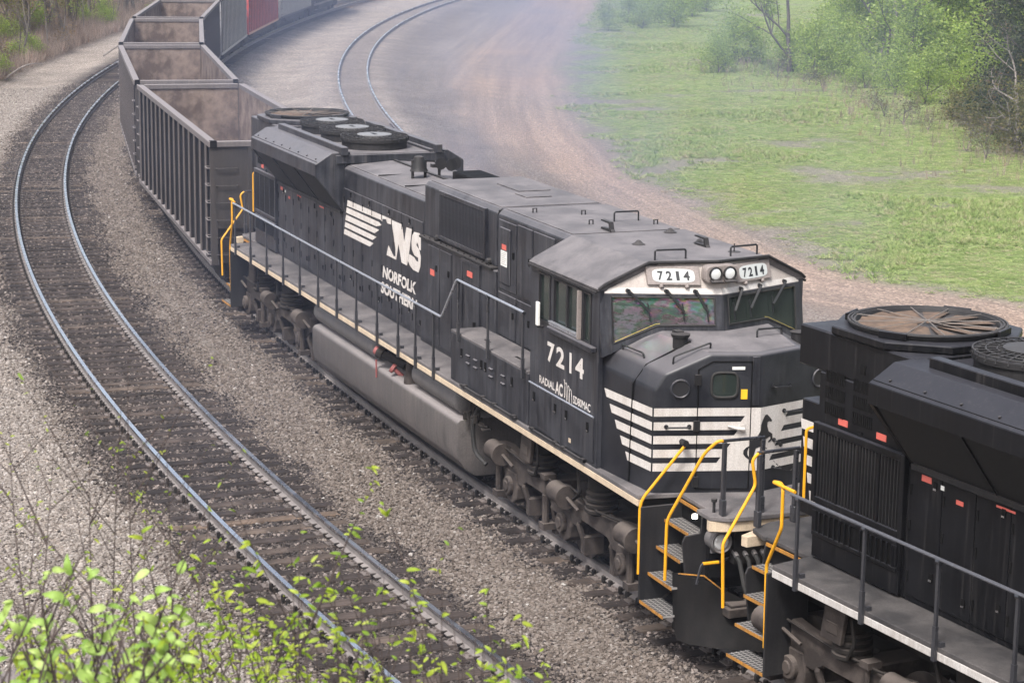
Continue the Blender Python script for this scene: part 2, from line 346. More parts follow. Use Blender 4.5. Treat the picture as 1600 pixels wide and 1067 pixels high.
def make_truck(root, xc, body):
    """three-axle truck: frame with wheels, journal boxes, springs and brake gear"""
    fr = MB()
    for s in (-1, 1):
        prof = [(-2.75, .78), (-2.75, 1.08), (-2.35, 1.12), (-1.55, 1.02), (-.95, .98), (.95, .98), (1.55, 1.02), (2.35, 1.12), (2.75, 1.08), (2.75, .78), (2.45, .62), (1.7, .60), (1.5, .72), (.62, .72), (.45, .58), (-.45, .58), (-.62, .72), (-1.5, .72), (-1.7, .60), (-2.45, .62)]
        fr.prism([(xc + a, b) for a, b in prof], 'y', s * 1.02, s * 1.18)
    for dx in (-1.05, 1.05, -2.6, 2.6): fr.box(xc + dx - .18, xc + dx + .18, -1.02, 1.02, .62, .9)
    t = part('truck', fr, 'under', root, .018)
    wh = None
    for dx in (-2.1, 0, 2.1):
        for s in (-1, 1):
            if wh is None:
                w = MB(); w.lathe((xc + dx, s * .74, .53), [(.02, -.08), (.52, -.08), (.53, .05), (.56, .055), (.56, .085), (.42, .07), (.30, .03), (.12, .05), (.02, .06)], 'y', 28)
                w2 = MB(); w2.v = [(x, (s * .74 + (s * .74 - y)) if s < 0 else y, z) for x, y, z in w.v]; w2.f = w.f
                wh = part('wheel', w2, 'under', t, 0, True); x0, s0 = dx, s
            else:
                o = again(wh, t, (dx - x0, 0, 0))
                if s != s0: o.scale = (1, -1, 1)
    for dx in (-2.1, 0, 2.1):
        ax = MB(); ax.cyl((xc + dx, -.7, .53), (xc + dx, .7, .53), .1, 10); part('axle', ax, 'under_dark', t, 0, True)
        mo = MB(); mo.box(xc + dx + .15, xc + dx + .75, -.5, .5, .28, .85); part('traction_motor', mo, 'under_dark', t, .04)
        for s in (-1, 1):
            jb = MB(); jb.prism([(xc + dx - .24, .36), (xc + dx - .28, .55), (xc + dx - .20, .76), (xc + dx + .20, .76), (xc + dx + .28, .55), (xc + dx + .24, .36), (xc + dx + .1, .27), (xc + dx - .1, .27)], 'y', s * .9, s * 1.2)
            jb.cyl((xc + dx, s * 1.19, .53), (xc + dx, s * 1.27, .53), .15, 14)
            jb.cyl((xc + dx, s * 1.26, .53), (xc + dx, s * 1.29, .53), .09, 10)
            part('journal_box', jb, 'under', t, .015)
            for e in (-.40, .40):
                h = MB(); h.tube([(xc + dx + e, s * 1.06, .88), (xc + dx + e * 1.2, s * 1.16, .62), (xc + dx + e * 1.35, s * 1.08, .34)], .045, 6)
                h.box(xc + dx + e * 1.35 - .07, xc + dx + e * 1.35 + .07, s * .82, s * 1.12, .20, .46)
                part('brake_hanger', h, 'under', t)
    for dx in (-1.08, 1.08):
        for s in (-1, 1):
            sp = MB(); sp.lathe((xc + dx, s * 1.08, .96), [(.20, 0), (.24, .03), (.24, .07), (.19, .09), (.235, .11), (.235, .15), (.185, .17), (.23, .19), (.23, .23), (.18, .25), (.225, .27), (.225, .31), (.17, .33), (.2, .36), (.2, .62)], 'z', 16)
            part('suspension_spring', sp, 'under_dark', t, 0, True)
    for dx, z in ((-2.35, 1.0), (.18, 1.0), (2.55, 1.04)):
        for s in (-1, 1):
            bc = MB(); bc.cyl((xc + dx - .27, s * 1.30, z), (xc + dx + .12, s * 1.30, z), .155, 16); bc.cyl((xc + dx + .12, s * 1.30, z), (xc + dx + .17, s * 1.30, z), .175, 16)
            bc.cyl((xc + dx + .17, s * 1.30, z), (xc + dx + .52, s * 1.27, z - .10), .025, 6)
            bc.box(xc + dx - .16, xc + dx - .02, s * 1.16, s * 1.3, z - .12, z + .1)
            part('brake_cylinder', bc, 'under', t, 0, True)
    for s in (-1, 1):
        pp = MB(); y = s * 1.24
        pp.bend([(xc - 2.6, y, 1.13), (xc - 1.2, y, 1.04), (xc - .3, y, 1.06), (xc + .3, y, 1.16), (xc + 1.3, y, 1.05), (xc + 2.4, y, 1.16)], .018, 6)
        pp.bend([(xc - .9, s * 1.25, 1.5), (xc - .75, s * 1.3, 1.25), (xc - .9, s * 1.28, 1.03)], .025, 6)
        pp.bend([(xc + .6, s * 1.25, 1.55), (xc + .85, s * 1.32, 1.2), (xc + .55, s * 1.28, 1.03)], .03, 6)
        part('air_pipe', pp, 'under_dark', t)
        for dx in (-2.45, 2.45, -.55):
            d = MB(); d.cyl((xc + dx, s * 1.25, .36), (xc + dx, s * 1.25, .80), .055, 8); d.cyl((xc + dx, s * 1.25, .80), (xc + dx, s * 1.25, 1.06), .035, 8)
            d.box(xc + dx - .09, xc + dx + .09, s * 1.12, s * 1.32, .28, .38); d.box(xc + dx - .08, xc + dx + .08, s * 1.12, s * 1.31, 1.04, 1.12)
            part('damper', d, 'under', t)
        b = MB(); b.prism([(xc - 1.35, 1.18), (xc - 1.25, 1.68), (xc - .85, 1.68), (xc - .95, 1.18)], 'y', s * 1.30, s * 1.36); b.box(xc - 1.22, xc - 1.0, s * 1.355, s * 1.372, 1.28, 1.42)
        part('truck_stop_bracket', b, 'under', t, .01)
    return t

def step_well(root, x0, x1, front, s):
    """corner steps: two side plates, four treads, yellow grab rails; front=+1 at the +x end"""
    y0, y1 = s * 1.53, s * 1.0
    xa, xb = (x0, x1)                         # hood side, end side
    a = MB(); a.prism([(s * 1.55, .42), (s * 1.55, ZS - .14), (s * .95, ZS - .14), (s * .95, .62), (s * 1.25, .42)], 'x', xa, xa + front * -.035); part('step_side_plate', a, 'dark_metal', root, .008)
    b = MB(); b.prism([(s * 1.25, .95), (s * 1.30, 1.42), (s * 1.26, 1.5), (s * 1.05, 1.52), (s * 1.02, ZS - .1), (s * .95, ZS - .1), (s * .95, .62), (s * 1.2, .62)], 'x', xb, xb + front * .03); part('step_side_plate', b, 'dark_metal', root, .008)
    bk = MB(); bk.box(xa, xb, s * .95, s * .93, .5, ZS - .12); part('step_back_plate', bk, 'soot', root)
    for k, z in enumerate((.45, .82, 1.17, 1.52)):
        dy = k * .11
        t = MB(); t.box(xa, xb, s * (1.53 - dy), s * (1.22 - dy), z - .025, z); o = part('step_tread', t, 'tread', root)
        e = MB(); e.box(xa, xb, s * (1.540 - dy), s * (1.53 - dy), z - .036, z + .003); part('nosing', e, 'orange_edge', o)
    lp = MB(); lp.box(xa, xb, s * 1.0, s * 1.02, ZS - .1, ZS - .06); part('lip', lp, 'orange_edge', root)

def make_loco(root, num, black, sill, roofm, full=True):
    global ORG
    ORG = (OX, 0, 0)
    HY = .93
    # frame, walkway, sill
    fr = MB(); fr.box(-20.9, 2.5, -.7, .7, 1.15, ZS - .09); fr.box(-19.7, 1.35, -1.40, 1.40, 1.62, ZS - .07); part('frame', fr, 'under_dark', root)
    wk = MB(); out = [(-21.25, .6), (-21.1, .95), (-20.72, 1.02), (-20.72, .98), (-19.85, .98), (-19.76, 1.56), (1.42, 1.56), (1.50, .98), (2.24, .98), (2.24, 1.12), (2.60, 1.12), (2.74, .9), (2.76, .6)]
    wk.prism(out + [(x, -y) for x, y in out[::-1]], 'z', ZS - .06, ZS); part('walkway', wk, 'walkway' if full else 'walkway_dark', root, .008)
    for s in (-1, 1):
        m = MB(); m.box(-19.76, 1.42, s * 1.562, s * 1.50, ZS - .15, ZS - .062); part('side_sill', m, sill, root, .006)
    for x, d in ((2.70, 1), (-21.19, -1)):
        m = MB(); m.prism([(x - d * .1, -1.12), (x, -.9), (x + d * .03, -.6), (x + d * .03, .6), (x, .9), (x - d * .1, 1.12), (x - d * .2, 1.1), (x - d * .2, -1.1)], 'z', ZS - .2, ZS - .062); part('end_sill', m, sill if d > 0 else 'sill_cream', root, .006)
    # hood sections
    m = MB(); m.box(-20.29, -18.08, -HY, HY, 4.1, 4.58); m.box(-19.86, -18.08, -HY, HY, ZS, 4.1); rear = part('rear_hood', m, black, root, .02)
    m = MB(); m.box(-20.37, -19.86, -.8, .8, 2.25, 3.65); sb = part('sand_box', m, black, root, .012)
    z = 3.40; st = []
    for k in range(5): st.append([(-20.372 + .055 * k, z - .21 * k), (-19.862, z - .21 * k), (-19.862, z - .12 - .21 * k), (-20.372 + .055 * k + .02, z - .12 - .21 * k)])
    for s in (-1, 1): part('white_stripe', sheet(st, lambda a, b, o, s=s: (a, s * (.803 + o), b)), 'white', sb)
    m = MB(); m.box(-18.08, -13.42, -HY, HY, ZS, 4.5); part('radiator_hood', m, black, root, .012)
    m = MB(); m.prism([(-HY, ZS), (-HY, 4.26), (-.86, 4.32), (0, 4.38), (.86, 4.32), (HY, 4.26), (HY, ZS)], 'x', -13.42, -8.78); part('engine_hood', m, black, root, .012)
    m = MB(); m.box(-8.78, -5.22, -1.0, 1.0, ZS, 3.66); part('blower_base', m, black, root, .015)
    m = MB(); m.box(-8.76, -5.32, -1.04, 1.04, 3.66, 3.70); part('ledge', m, 'dark_metal', root, .006)
    m = MB(); m.prism([(-.93, 3.70), (-.93, 4.55), (-.86, 4.63), (.86, 4.63), (.93, 4.55), (.93, 3.70)], 'x', -8.76, -5.36); part('blower_housing', m, black, root, .012)
    m = MB(); m.prism([(-.96, ZS), (-.96, 4.56), (-.88, 4.64), (.88, 4.64), (.96, 4.56), (.96, ZS)], 'x', -5.22, -2.42); part('electrical_cabinet', m, black, root, .012)
    m = MB(); m.box(-5.36, -5.22, -.9, .9, ZS, 4.6); part('housing_gap', m, 'soot', root)
    # roof details
    for a, b, w, z in ((-8.7, -5.4, .84, 4.632), (-5.15, -2.5, .86, 4.642)):
        mm = MB(); mm.box(a, b, -w, w, z, z + .012); part('roof_sheet', mm, roofm, root, .004)
    mm = MB(); mm.prism([(-.84, 4.322), (0, 4.382), (.84, 4.322), (.84, 4.334), (0, 4.394), (-.84, 4.334)], 'x', -13.35, -8.85); part('roof_sheet', mm, roofm, root)
    for a, b, c, d in ((-7.9, -6.9, .05, .62), (-6.7, -6.2, -.1, .35)):
        mm = MB(); mm.box(a, b, c, d, 4.645, 4.665); part('roof_hatch', mm, roofm, root, .006)
    for x in (-11.6, -10.1): mm = MB(); mm.box(x, x + .012, -.84, -.1, 4.345, 4.368); part('roof_seam', mm, 'dark_metal', root)
    mm = MB(); mm.box(-13.3, -8.9, .02, .07, 4.39, 4.42); part('roof_conduit', mm, 'dark_metal', root)
    # exhaust stack
    ex = MB(); ex.prism([(-9.9, -.02), (-8.9, -.02), (-8.9, .52), (-9.9, .52)], 'z', 4.38, 4.62); part('exhaust_stack', ex, 'soot', root, .02)
    # bell and horn
    be = MB(); be.lathe((-10.95, -.28, 4.62), [(.03, .16), (.09, .14), (.12, .05), (.14, -.06), (.17, -.12), (.03, -.12)], 'z', 14); be.cyl((-10.95, -.4, 4.36), (-10.95, -.4, 4.7), .03, 6); be.cyl((-10.95, -.16, 4.36), (-10.95, -.16, 4.7), .03, 6); part('bell', be, 'dark_metal', root, 0, True)
    ho = MB()
    for y, dx, L in ((.14, .1, .42), (.30, -.05, .36), (.02, 0, .3)): ho.lathe((-10.9 + dx, y, 4.66), [(.025, 0), (.03, L * .5), (.06, L * .8), (.11, L)], 'x', 12)
    ho.box(-10.98, -10.85, -.05, .36, 4.56, 4.62); ho.cyl((-10.92, .1, 4.38), (-10.92, .1, 4.6), .03, 6); part('horn', ho, 'dark_metal', root, 0, True)
    # radiator wings with slanted screens
    for s in (-1, 1):
        m = MB(); m.prism([(s * 1.50, 4.12), (s * 1.50, 4.36), (s * 1.17, 4.56), (s * .80, 4.58), (s * .80, 4.5), (s * 1.46, 4.2)], 'x', -18.16, -13.44); w = part('radiator_wing', m, black, root, .008)
        m = MB(); m.prism([(s * .95, 3.44), (s * 1.46, 4.12), (s * 1.44, 4.14), (s * .93, 3.46)], 'x', -18.05, -13.5); part('radiator_screen', m, 'screen', w)
        for x0, x1 in ((-13.50, -13.42), (-18.14, -18.06)):
            m = MB(); m.prism([(s * .93, 3.42), (s * 1.499, 4.13), (s * 1.499, 4.35), (s * 1.17, 4.555), (s * .93, 4.56)], 'x', x0, x1); part('wing_end_plate', m, black, w, .005)
        for x in (-16.6, -15.05):
            m = MB(); m.obox((x, s * 1.215, 3.78), (1, 0, 0), (0, s * .51, .68), (0, -.68, s * .51), .014, .42, .012); part('brace', m, black, w)
        bt = MB()
        for i in range(8): bt.cyl((-17.9 + i * .6, s * 1.40, 4.405), (-17.9 + i * .6, s * 1.41, 4.435), .018, 6)
        part('bolt_row', bt, 'dark_metal', w)['kind'] = 'stuff'
        m = MB(); m.box(-18.14, -13.46, s * 1.455, s * 1.445, 4.385, 4.395); part('wing_seam', m, 'soot', w)
        m = MB(); m.box(-17.75, -13.3, s * 1.02, s * .88, 4.52, 4.68); part('upstand', m, black, w, .01)
        m = MB(); m.box(-18.0, -13.5, s * .99, s * .935, 3.38, 3.44); part('rivet_ledge', m, 'dark_metal', w)
    m = MB(); m.box(-18.16, -13.44, -.88, .88, 4.50, 4.53); part('radiator_deck', m, roofm, root)
    m = MB(); m.prism([(-1.10, 4.36), (-1.10, 4.52), (1.10, 4.52), (1.10, 4.36)], 'x', -13.44, -13.36); part('radiator_front_bulkhead', m, black, root, .006)
    for i, x in enumerate((-17.25, -15.85, -14.42)):
        f = MB(); f.lathe((x, 0, 4.5), [(.64, 0), (.64, .17), (.67, .17), (.67, .235), (.60, .24), (.60, .12), (.02, .12)], 'z', 36); fo = part('cooling_fan', f, 'dark_metal', root, 0, True)
        gd = MB()
        for r in (.66, .52, .40): gd.tube([(x + r * math.cos(t), r * math.sin(t), 4.765) for t in [2 * math.pi * k / 36 for k in range(37)]], .012, 5)
        for k in range(28):
            t = 2 * math.pi * k / 28; gd.tube([(x + .3 * math.cos(t), .3 * math.sin(t), 4.775), (x + .66 * math.cos(t), .66 * math.sin(t), 4.765), (x + .675 * math.cos(t), .675 * math.sin(t), 4.70)], .010, 4)
        part('fan_guard', gd, 'dark_metal', fo)
        hp = MB(); hp.lathe((x, 0, 4.772), [(.34, 0), (.34, .018), (.02, .022)], 'z', 28)
        part('fan_plate', hp, 'fan_blade' if full else 'dark_metal', fo, 0, True)
        hb = MB()
        for k in range(4): hb.box(x - .12 + k * .07, x - .09 + k * .07, -.05, .03, 4.792, 4.798)
        part('slot', hb, 'ink', fo)
    # octagonal dynamic brake hatch and big fan
    cx = -19.1
    m = MB(); ro = 1.02
    octo = [(-1.02, -.45), (-.50, -.98), (.50, -.98), (1.02, -.45), (1.02, .45), (.50, .98), (-.50, .98), (-1.02, .45)]
    m.prism([(cx + a, b) for a, b in octo], 'z', 4.585, 4.68); hatch = part('brake_hatch', m, black, root, .014)
    f = MB(); f.lathe((cx, 0, 4.68), [(.86, 0), (.86, .025), (.89, .025), (.89, .06), (.82, .063), (.80, .012), (.02, .012)], 'z', 48); bf = part('brake_fan', f, 'dark_metal', root, 0, True)
    bl = MB()
    for k in range(12):
        t0 = 2 * math.pi * k / 12 + .06; t1 = t0 + .40
        bl.add([(cx + .12 * math.cos(t0), .12 * math.sin(t0), 4.708), (cx + .79 * math.cos(t0), .79 * math.sin(t0), 4.722), (cx + .79 * math.cos(t1), .79 * math.sin(t1), 4.698), (cx + .12 * math.cos(t1), .12 * math.sin(t1), 4.698)], [(0, 1, 2, 3)])
    part('fan_blades', bl, 'fan_rust', bf)
    gr = MB()
    for k in range(6):
        t = math.pi * k / 6 + .1; gr.tube([(cx + .86 * math.cos(t), .86 * math.sin(t), 4.745), (cx, 0, 4.755), (cx - .86 * math.cos(t), -.86 * math.sin(t), 4.745)], .0055, 4)
    part('fan_spokes', gr, M['spoke'], bf)
    ri = MB()
    for r in (.86, .90): ri.tube([(cx + r * math.cos(t), r * math.sin(t), 4.745) for t in [2 * math.pi * k / 48 for k in range(49)]], .016, 5)
    part('fan_ring', ri, 'dark_metal', bf)
    for t in (.5, 2.1, 3.7, 5.2):
        l = MB(); l.obox((cx + .93 * math.cos(t), .93 * math.sin(t), 4.725), (-math.sin(t), math.cos(t), 0), (math.cos(t), math.sin(t), 0), (0, 0, 1), .17, .015, .04); part('lifting_lug', l, black, hatch, .006)
    # grilles on the rear hood
    for s in ((-1, 1) if full else (-1,)):
        y = s * HY
        g = MB(); g.box(-19.80, -18.14, y, y + s * .045, 2.60, 3.46); g2 = part('grille', g, 'soot', root)
        fr_ = MB()
        for a, b, c, d in ((-19.84, -19.76, 2.54, 3.50), (-18.18, -18.10, 2.54, 3.50), (-19.76, -18.18, 3.42, 3.50), (-19.76, -18.18, 2.54, 2.62)): fr_.box(a, b, y + s * .005, y + s * .075, c, d)
        part('grille_frame', fr_, black, g2, .006)
        for i in range(3):
            x = -19.36 + i * .39; q = MB(); q.box(x - .018, x + .018, y + s * .045, y + s * .07, 2.62, 3.42); part('mullion', q, black, g2)
        sl = None
        for i in range(26):
            x = -19.73 + i * .06
            if sl is None: q = MB(); q.box(x - .008, x + .008, y + s * .045, y + s * .062, 2.62, 3.42); sl = part('slat', q, 'dark_metal', g2); xs = x
            else: again(sl, g2, (x - xs, 0, 0))
        g = MB(); g.box(-19.80, -18.14, y, y + s * .06, 1.88, 2.51); lo = part('louver_panel', g, black, root, .01)
        g = MB(); g.box(-19.72, -18.22, y + s * .06, y + s * .068, 2.20, 2.46); part('recess', g, 'soot', lo)
        ff = MB()
        for a, b, c, d in ((-19.78, -18.16, 2.455, 2.50), (-19.78, -18.16, 2.155, 2.20), (-19.78, -19.70, 2.20, 2.455), (-18.24, -18.16, 2.20, 2.455)): ff.box(a, b, y + s * .06, y + s * .085, c, d)
        part('louver_frame', ff, black, lo, .004)
        q = MB(); q.obox((-19.64, y + s * .08, 2.33), (1, s * .6, 0), (0, 0, 1), (s * -.6, 1, 0), .04, .125, .006); sv = part('louver', q, black, lo)
        for i in range(1, 15):
            if i != 7: again(sv, lo, (i * .1, 0, 0))
        # small louvre vents on upper rear hood
        for x0 in (-19.72, -19.18):
            for r_ in range(3):
                v = MB()
                for k in range(10): v.box(x0 + k * .038, x0 + k * .038 + .022, y + s * .002, y + s * .014, 3.62 + r_ * .19, 3.76 + r_ * .19)
                part('vent', v, 'soot', rear)
        st_ = MB(); st_.box(-19.45, -19.27, y, y + s * .006, 3.545, 3.62); part('warning_sticker', st_, 'sticker_red', rear)
        st_ = MB(); st_.box(-18.72, -18.54, y, y + s * .006, 3.545, 3.62); part('warning_sticker', st_, 'sticker_red', rear)
        for xx, zz in ((-19.02, 4.28), (-19.02, 3.5)):
            l = MB(); l.box(xx - .04, xx + .04, y + s * .001, y + s * .02, zz - .06, zz + .05); part('latch', l, 'soot', rear)
        # hood doors
        doors = [(-18.06 + i * .567, .555, 1.93, 3.36) for i in range(8)] + [(-13.38 + i * .572, .56, 1.93, 3.90) for i in range(8)]
        lat = None
        for i, (x, wdt, z0, z1) in enumerate(doors):
            d = MB(); d.box(x, x + wdt, y + s * .001, y + s * .020, z0, z1); do = part('hood_door', d, black, root, .005)
            if s > 0: continue
            for zz in (z0 + .22, z0 + .80, z1 - .22):
                h = MB(); h.box(x + .025, x + .05, y - .030, y - .019, zz - .06, zz + .06); part('hinge', h, 'soot', do)
            for zz in ((z0 + .32, z1 - .08) if i % 2 == 0 else (z0 + .20,)):
                l = MB(); l.box(x + wdt - .13, x + wdt - .075, y - .034, y - .019, zz - .05, zz + .04); lo_ = part('latch', l, 'soot', do)
                c = MB(); c.box(x + wdt - .125, x + wdt - .08, y - .042, y - .033, zz - .05, zz - .03); part('handle', c, 'chrome', lo_)
    y = -HY - .021
    for x, z, w, h, mt in ((-17.85, 3.28, .17, .07, 'sticker_red'), (-17.52, 3.26, .06, .05, 'sticker_white'), (-16.6, 3.31, .3, .025, 'sticker_red'), (-17.25, 3.17, .12, .05, 'sticker_red'), (-15.0, 3.31, .3, .025, 'sticker_red')):
        q = MB(); q.box(x, x + w, y - .004, y, z, z + h); part('warning_sticker', q, mt, root)
    # door and stickers around the blower base
    m = MB(); m.box(-6.62, -5.92, -1.0, -1.022, 1.95, 3.58); dd = part('engine_room_door', m, black, root, .006)
    for a, b, c, d in ((-6.70, -6.62, 1.9, 3.64), (-5.92, -5.84, 1.9, 3.64), (-6.62, -5.92, 3.58, 3.64)):
        q = MB(); q.box(a, b, -1.0, -1.035, c, d); part('door_frame', q, black, dd)
    q = MB(); q.box(-6.42, -6.18, -1.022, -1.028, 3.38, 3.47); part('warning_sticker', q, 'sticker_red', dd)
    q = MB(); q.box(-6.08, -6.02, -1.022, -1.05, 2.6, 2.68); part('latch', q, 'soot', dd)
    for x in (-8.35, -7.75):
        q = MB(); q.box(x, x + .56, -1.001, -1.016, 1.93, 3.6); hd = part('hood_door', q, black, root, .005)
        l = MB(); l.box(x + .40, x + .46, -1.03, -1.015, 3.2, 3.3); part('latch', l, 'soot', hd)
    q = MB(); q.box(-8.22, -8.02, -1.016, -1.022, 3.1, 3.2); part('warning_sticker', q, 'sticker_red', root)
    for s in (-1, 1):
        y = s * .93
        g = MB(); g.box(-7.90, -5.82, y, y + s * .03, 3.80, 4.53); bg = part('blower_grille', g, 'soot', root)
        fr_ = MB()
        for a, b, c, d in ((-7.96, -7.88, 3.76, 4.57), (-5.84, -5.76, 3.76, 4.57), (-7.88, -5.84, 4.51, 4.57), (-7.88, -5.84, 3.76, 3.82)): fr_.box(a, b, y + s * .002, y + s * .05, c, d)
        part('grille_frame', fr_, black, bg)
        sl = None
        for i in range(30):
            x = -7.84 + i * .067
            if sl is None: q = MB(); q.box(x - .011, x + .011, y + s * .03, y + s * .046, 3.82, 4.51); sl = part('slat', q, 'loco_black', bg); xs = x
            else: again(sl, bg, (x - xs, 0, 0))
        for x, z in ((-8.05, 3.74), (-5.62, 3.74)):
            q = MB(); q.lathe((x, y, z), [(.06, 0), (.06, s * .06), (.03, s * .08)], 'y', 10); part('lifting_eye', q, 'dark_metal', root)
        bts = MB()
        for i in range(12): bts.cyl((-8.6 + i * .28, s * 1.0, 3.70), (-8.6 + i * .28, s * 1.0, 3.718), .016, 6)
        part('bolt_row', bts, 'dark_metal', root)['kind'] = 'stuff'
        # electrical cabinet doors
        yy = s * .96
        for a, b, c, d in ((-5.14, -4.40, 3.42, 4.50), (-4.36, -3.75, 3.42, 4.52), (-3.70, -2.9, 2.7, 4.52), (-5.14, -4.40, 2.68, 3.36), (-4.36, -3.75, 2.68, 3.36)):
            q = MB(); q.box(a, b, yy, yy + s * .022, c, d); cd = part('cabinet_door', q, black, root, .008)
            l = MB(); l.box(b - .12, b - .07, yy + s * .02, yy + s * .04, (c + d) / 2, (c + d) / 2 + .1); part('latch', l, 'soot', cd)
            if (a, c) == (-5.14, 3.42) and s < 0:
                q = MB(); q.box(-5.02, -4.60, yy - .022, yy - .05, 3.52, 4.40); bx = part('raised_panel', q, black, cd, .02)
                q = MB(); q.box(-4.96, -4.70, yy - .05, yy - .055, 3.80, 4.04); part('notice_plate', q, 'sticker_white', bx)
                q = MB(); q.box(-4.92, -4.74, yy - .05, yy - .055, 4.06, 4.14); part('warning_sticker', q, 'sticker_red', bx)
                for i in range(7):
                    t = MB(); t.box(-4.94, -4.72 - .03 * (i % 3), yy - .055, yy - .057, 4.012 - i * .03, 4.018 - i * .03); part('text_line', t, 'board_grey', bx)
    # raised step box ahead of the cab side
    for s in (-1, 1):
        m = MB(); m.box(-5.78, -2.50, s * 1.53, s * .98, ZS, 2.63); bxo = part('battery_box', m, black, root, .012)
        m = MB(); m.box(-5.76, -2.52, s * 1.535, s * .98, 2.632, 2.665); part('step_plate', m, 'walkway' if full else 'walkway_dark', bxo, .006)
        if s < 0:
            for i, x in enumerate((-5.05, -4.72, -4.05, -3.55)):
                for z in (2.40, 2.28):
                    q = MB(); q.prism([(-1.53, z), (-1.56, z - .01), (-1.53, z - .05)], 'x', x, x + .15); part('vent_louver', q, black, bxo)
            for x in (-5.3, -4.42, -4.25, -3.15):
                q = MB(); q.box(x, x + .06, -1.531, -1.545, 2.30, 2.44); l = part('latch', q, 'soot', bxo)
                q = MB(); q.box(x + .005, x + .055, -1.545, -1.55, 2.31, 2.33); part('handle', q, 'chrome', l)
            q = MB(); q.cyl((-5.2, -1.575, ZS + .03), (-2.85, -1.575, ZS + .03), .022, 8); part('hinge_rod', q, 'dark_metal', bxo)
            for x in (-5.1, -4.3, -3.8, -3.0):
                q = MB(); q.box(x, x + .1, -1.535, -1.60, ZS + .005, ZS + .06); part('hinge', q, 'dark_metal', bxo)
            for x in (-4.8, -3.5):
                q = MB(); q.box(x, x + .22, -1.34, -1.30, 2.665, 2.668); part('grip_slot', q, 'soot', bxo)
    # ---------------- cab
    if full:
        def ws(y, z, o=0.):                                   # windshield surface
            return (.59 - .39 * abs(y) - .16 * (z - 4.27) + o, y, z)
        def vis(y, z, o=0.):                                  # visor surface above the windshield
            return (.59 - .39 * abs(y) - .40 * (z - 4.265) + o, y, z)
        def side(a, b, o=0.): return (a, -1.54 - o, b)
        m = MB()
        for s in (-1, 1):
            y0, y1 = s * 1.54, s * 1.47
            for a, b, c, d in ((-2.40, .02, ZS, 3.50), (-2.40, -2.10, 3.50, 4.30), (-.22, .02, 3.50, 4.30), (-2.10, -.22, 4.22, 4.30), (-1.66, -1.56, 3.50, 4.22), (-.60, -.52, 3.50, 4.22)): m.box(a, b, y0, y1, c, d)
        m.box(-2.40, -2.30, -1.465, 1.465, ZS, 4.28)
        cab = part('cab', m, black, root)
        m = MB(); m.box(-2.28, .0, -1.46, 1.46, 2.7, 2.75); part('floor', m, 'interior', cab)
        for s in (-1, 1):
            q = MB(); q.box(-1.3, -.85, s * .6, s * 1.1, 3.0, 3.35); q.box(-1.42, -1.28, s * .6, s * 1.1, 3.2, 3.95); part('seat', q, 'seat', cab, .04)
        q = MB(); q.box(-.5, .1, -1.2, 1.2, 2.8, 3.55); part('console', q, 'interior', cab, .03)
        rf = MB()
        sec = lambda x, e=0.: [(x, -1.56, 4.27), (x, -1.57, 4.31), (x, -1.50, 4.36), (x, -.90, 4.655), (x, .90, 4.655), (x, 1.50, 4.36), (x, 1.57, 4.31), (x, 1.56, 4.27)]
        a = sec(-2.42); b = [(.02, -1.56, 4.29), (.02, -1.57, 4.32), (.03, -1.50, 4.37), (.16, -.90, 4.665), (.16, .90, 4.665), (.03, 1.50, 4.37), (.02, 1.57, 4.32), (.02, 1.56, 4.29)]
        c_ = (.44, 0, 4.68)
        rf.add(a + b + [c_], [tuple(range(8))[::-1], (0, 1, 9, 8), (1, 2, 10, 9), (2, 3, 11, 10), (3, 4, 12, 16, 11), (4, 5, 13, 12), (5, 6, 14, 13), (6, 7, 15, 14), (8, 9, 10, 11, 16, 12, 13, 14, 15), (7, 0, 8, 15)])
        roof = part('cab_roof', rf, roofm, cab)
        tr = MB(); tr.tube([(.03, -1.56, 4.32), (.05, -1.48, 4.385), (.18, -.9, 4.675), (.46, 0, 4.69), (.18, .9, 4.675), (.05, 1.48, 4.385), (.03, 1.56, 4.32)], .022, 6); part('drip_rail', tr, 'dark_metal', roof)
        for s in (-1, 1):
            q = MB(); q.box(-2.4, .0, s * 1.572, s * 1.60, 4.255, 4.285); part('drip_rail', q, 'dark_metal', roof)
        # white visor band
        m = MB()
        for s in (-1, 1):
            P_ = [(0, 4.262), (s * 1.53, 4.262), (s * 1.53, 4.31), (s * 1.47, 4.36), (s * .9, 4.645), (0, 4.668)]
            m.add([vis(y, z, 0) for y, z in P_] + [vis(y, z, -.06) for y, z in P_], [tuple(range(6))[::-1], tuple(range(6, 12))] + [(i, (i + 1) % 6, (i + 1) % 6 + 6, i + 6) for i in range(6)])
        visor = part('visor', m, 'visor_white', cab)
        q = sheet([[(-1.52, 4.266), (-.004, 4.266), (-.004, 4.335), (-1.52, 4.335)], [(.004, 4.266), (1.52, 4.266), (1.52, 4.335), (.004, 4.335)]], vis); part('white_band', q, 'white', visor)
        for s in (-1, 1):
            bd = [(s * .27, 4.385), (s * .93, 4.385), (s * .93, 4.625), (s * .27, 4.625)]
            b = sheet([bd], lambda a, b, o: vis(a, b, .004 + o), .05); nb = part('number_board', b, 'board_grey', visor, .006)
            pl = []
            for k in range(24):
                t = 2 * math.pi * k / 24; ca, sa = math.cos(t), math.sin(t)
                pl.append((s * .60 + .265 * math.copysign(abs(ca) ** .5, ca), 4.505 + .088 * math.copysign(abs(sa) ** .5, sa)))
            g = sheet([pl], lambda a, b, o: vis(a, b, .055 + o), .004); part('board_glass', g, 'board_glass', nb)
            for dg, (f0, f1) in zip(num, ((0, .175), (.26, .445), (.575, .675), (.80, 1.0))): lettering('numeral', dg, (s * .60 - .20 + .40 * f0, s * .60 - .20 + .40 * f1, 4.446, 4.564), lambda a, b, o: vis(a, b, .061 + o), 'ink', nb, .03)
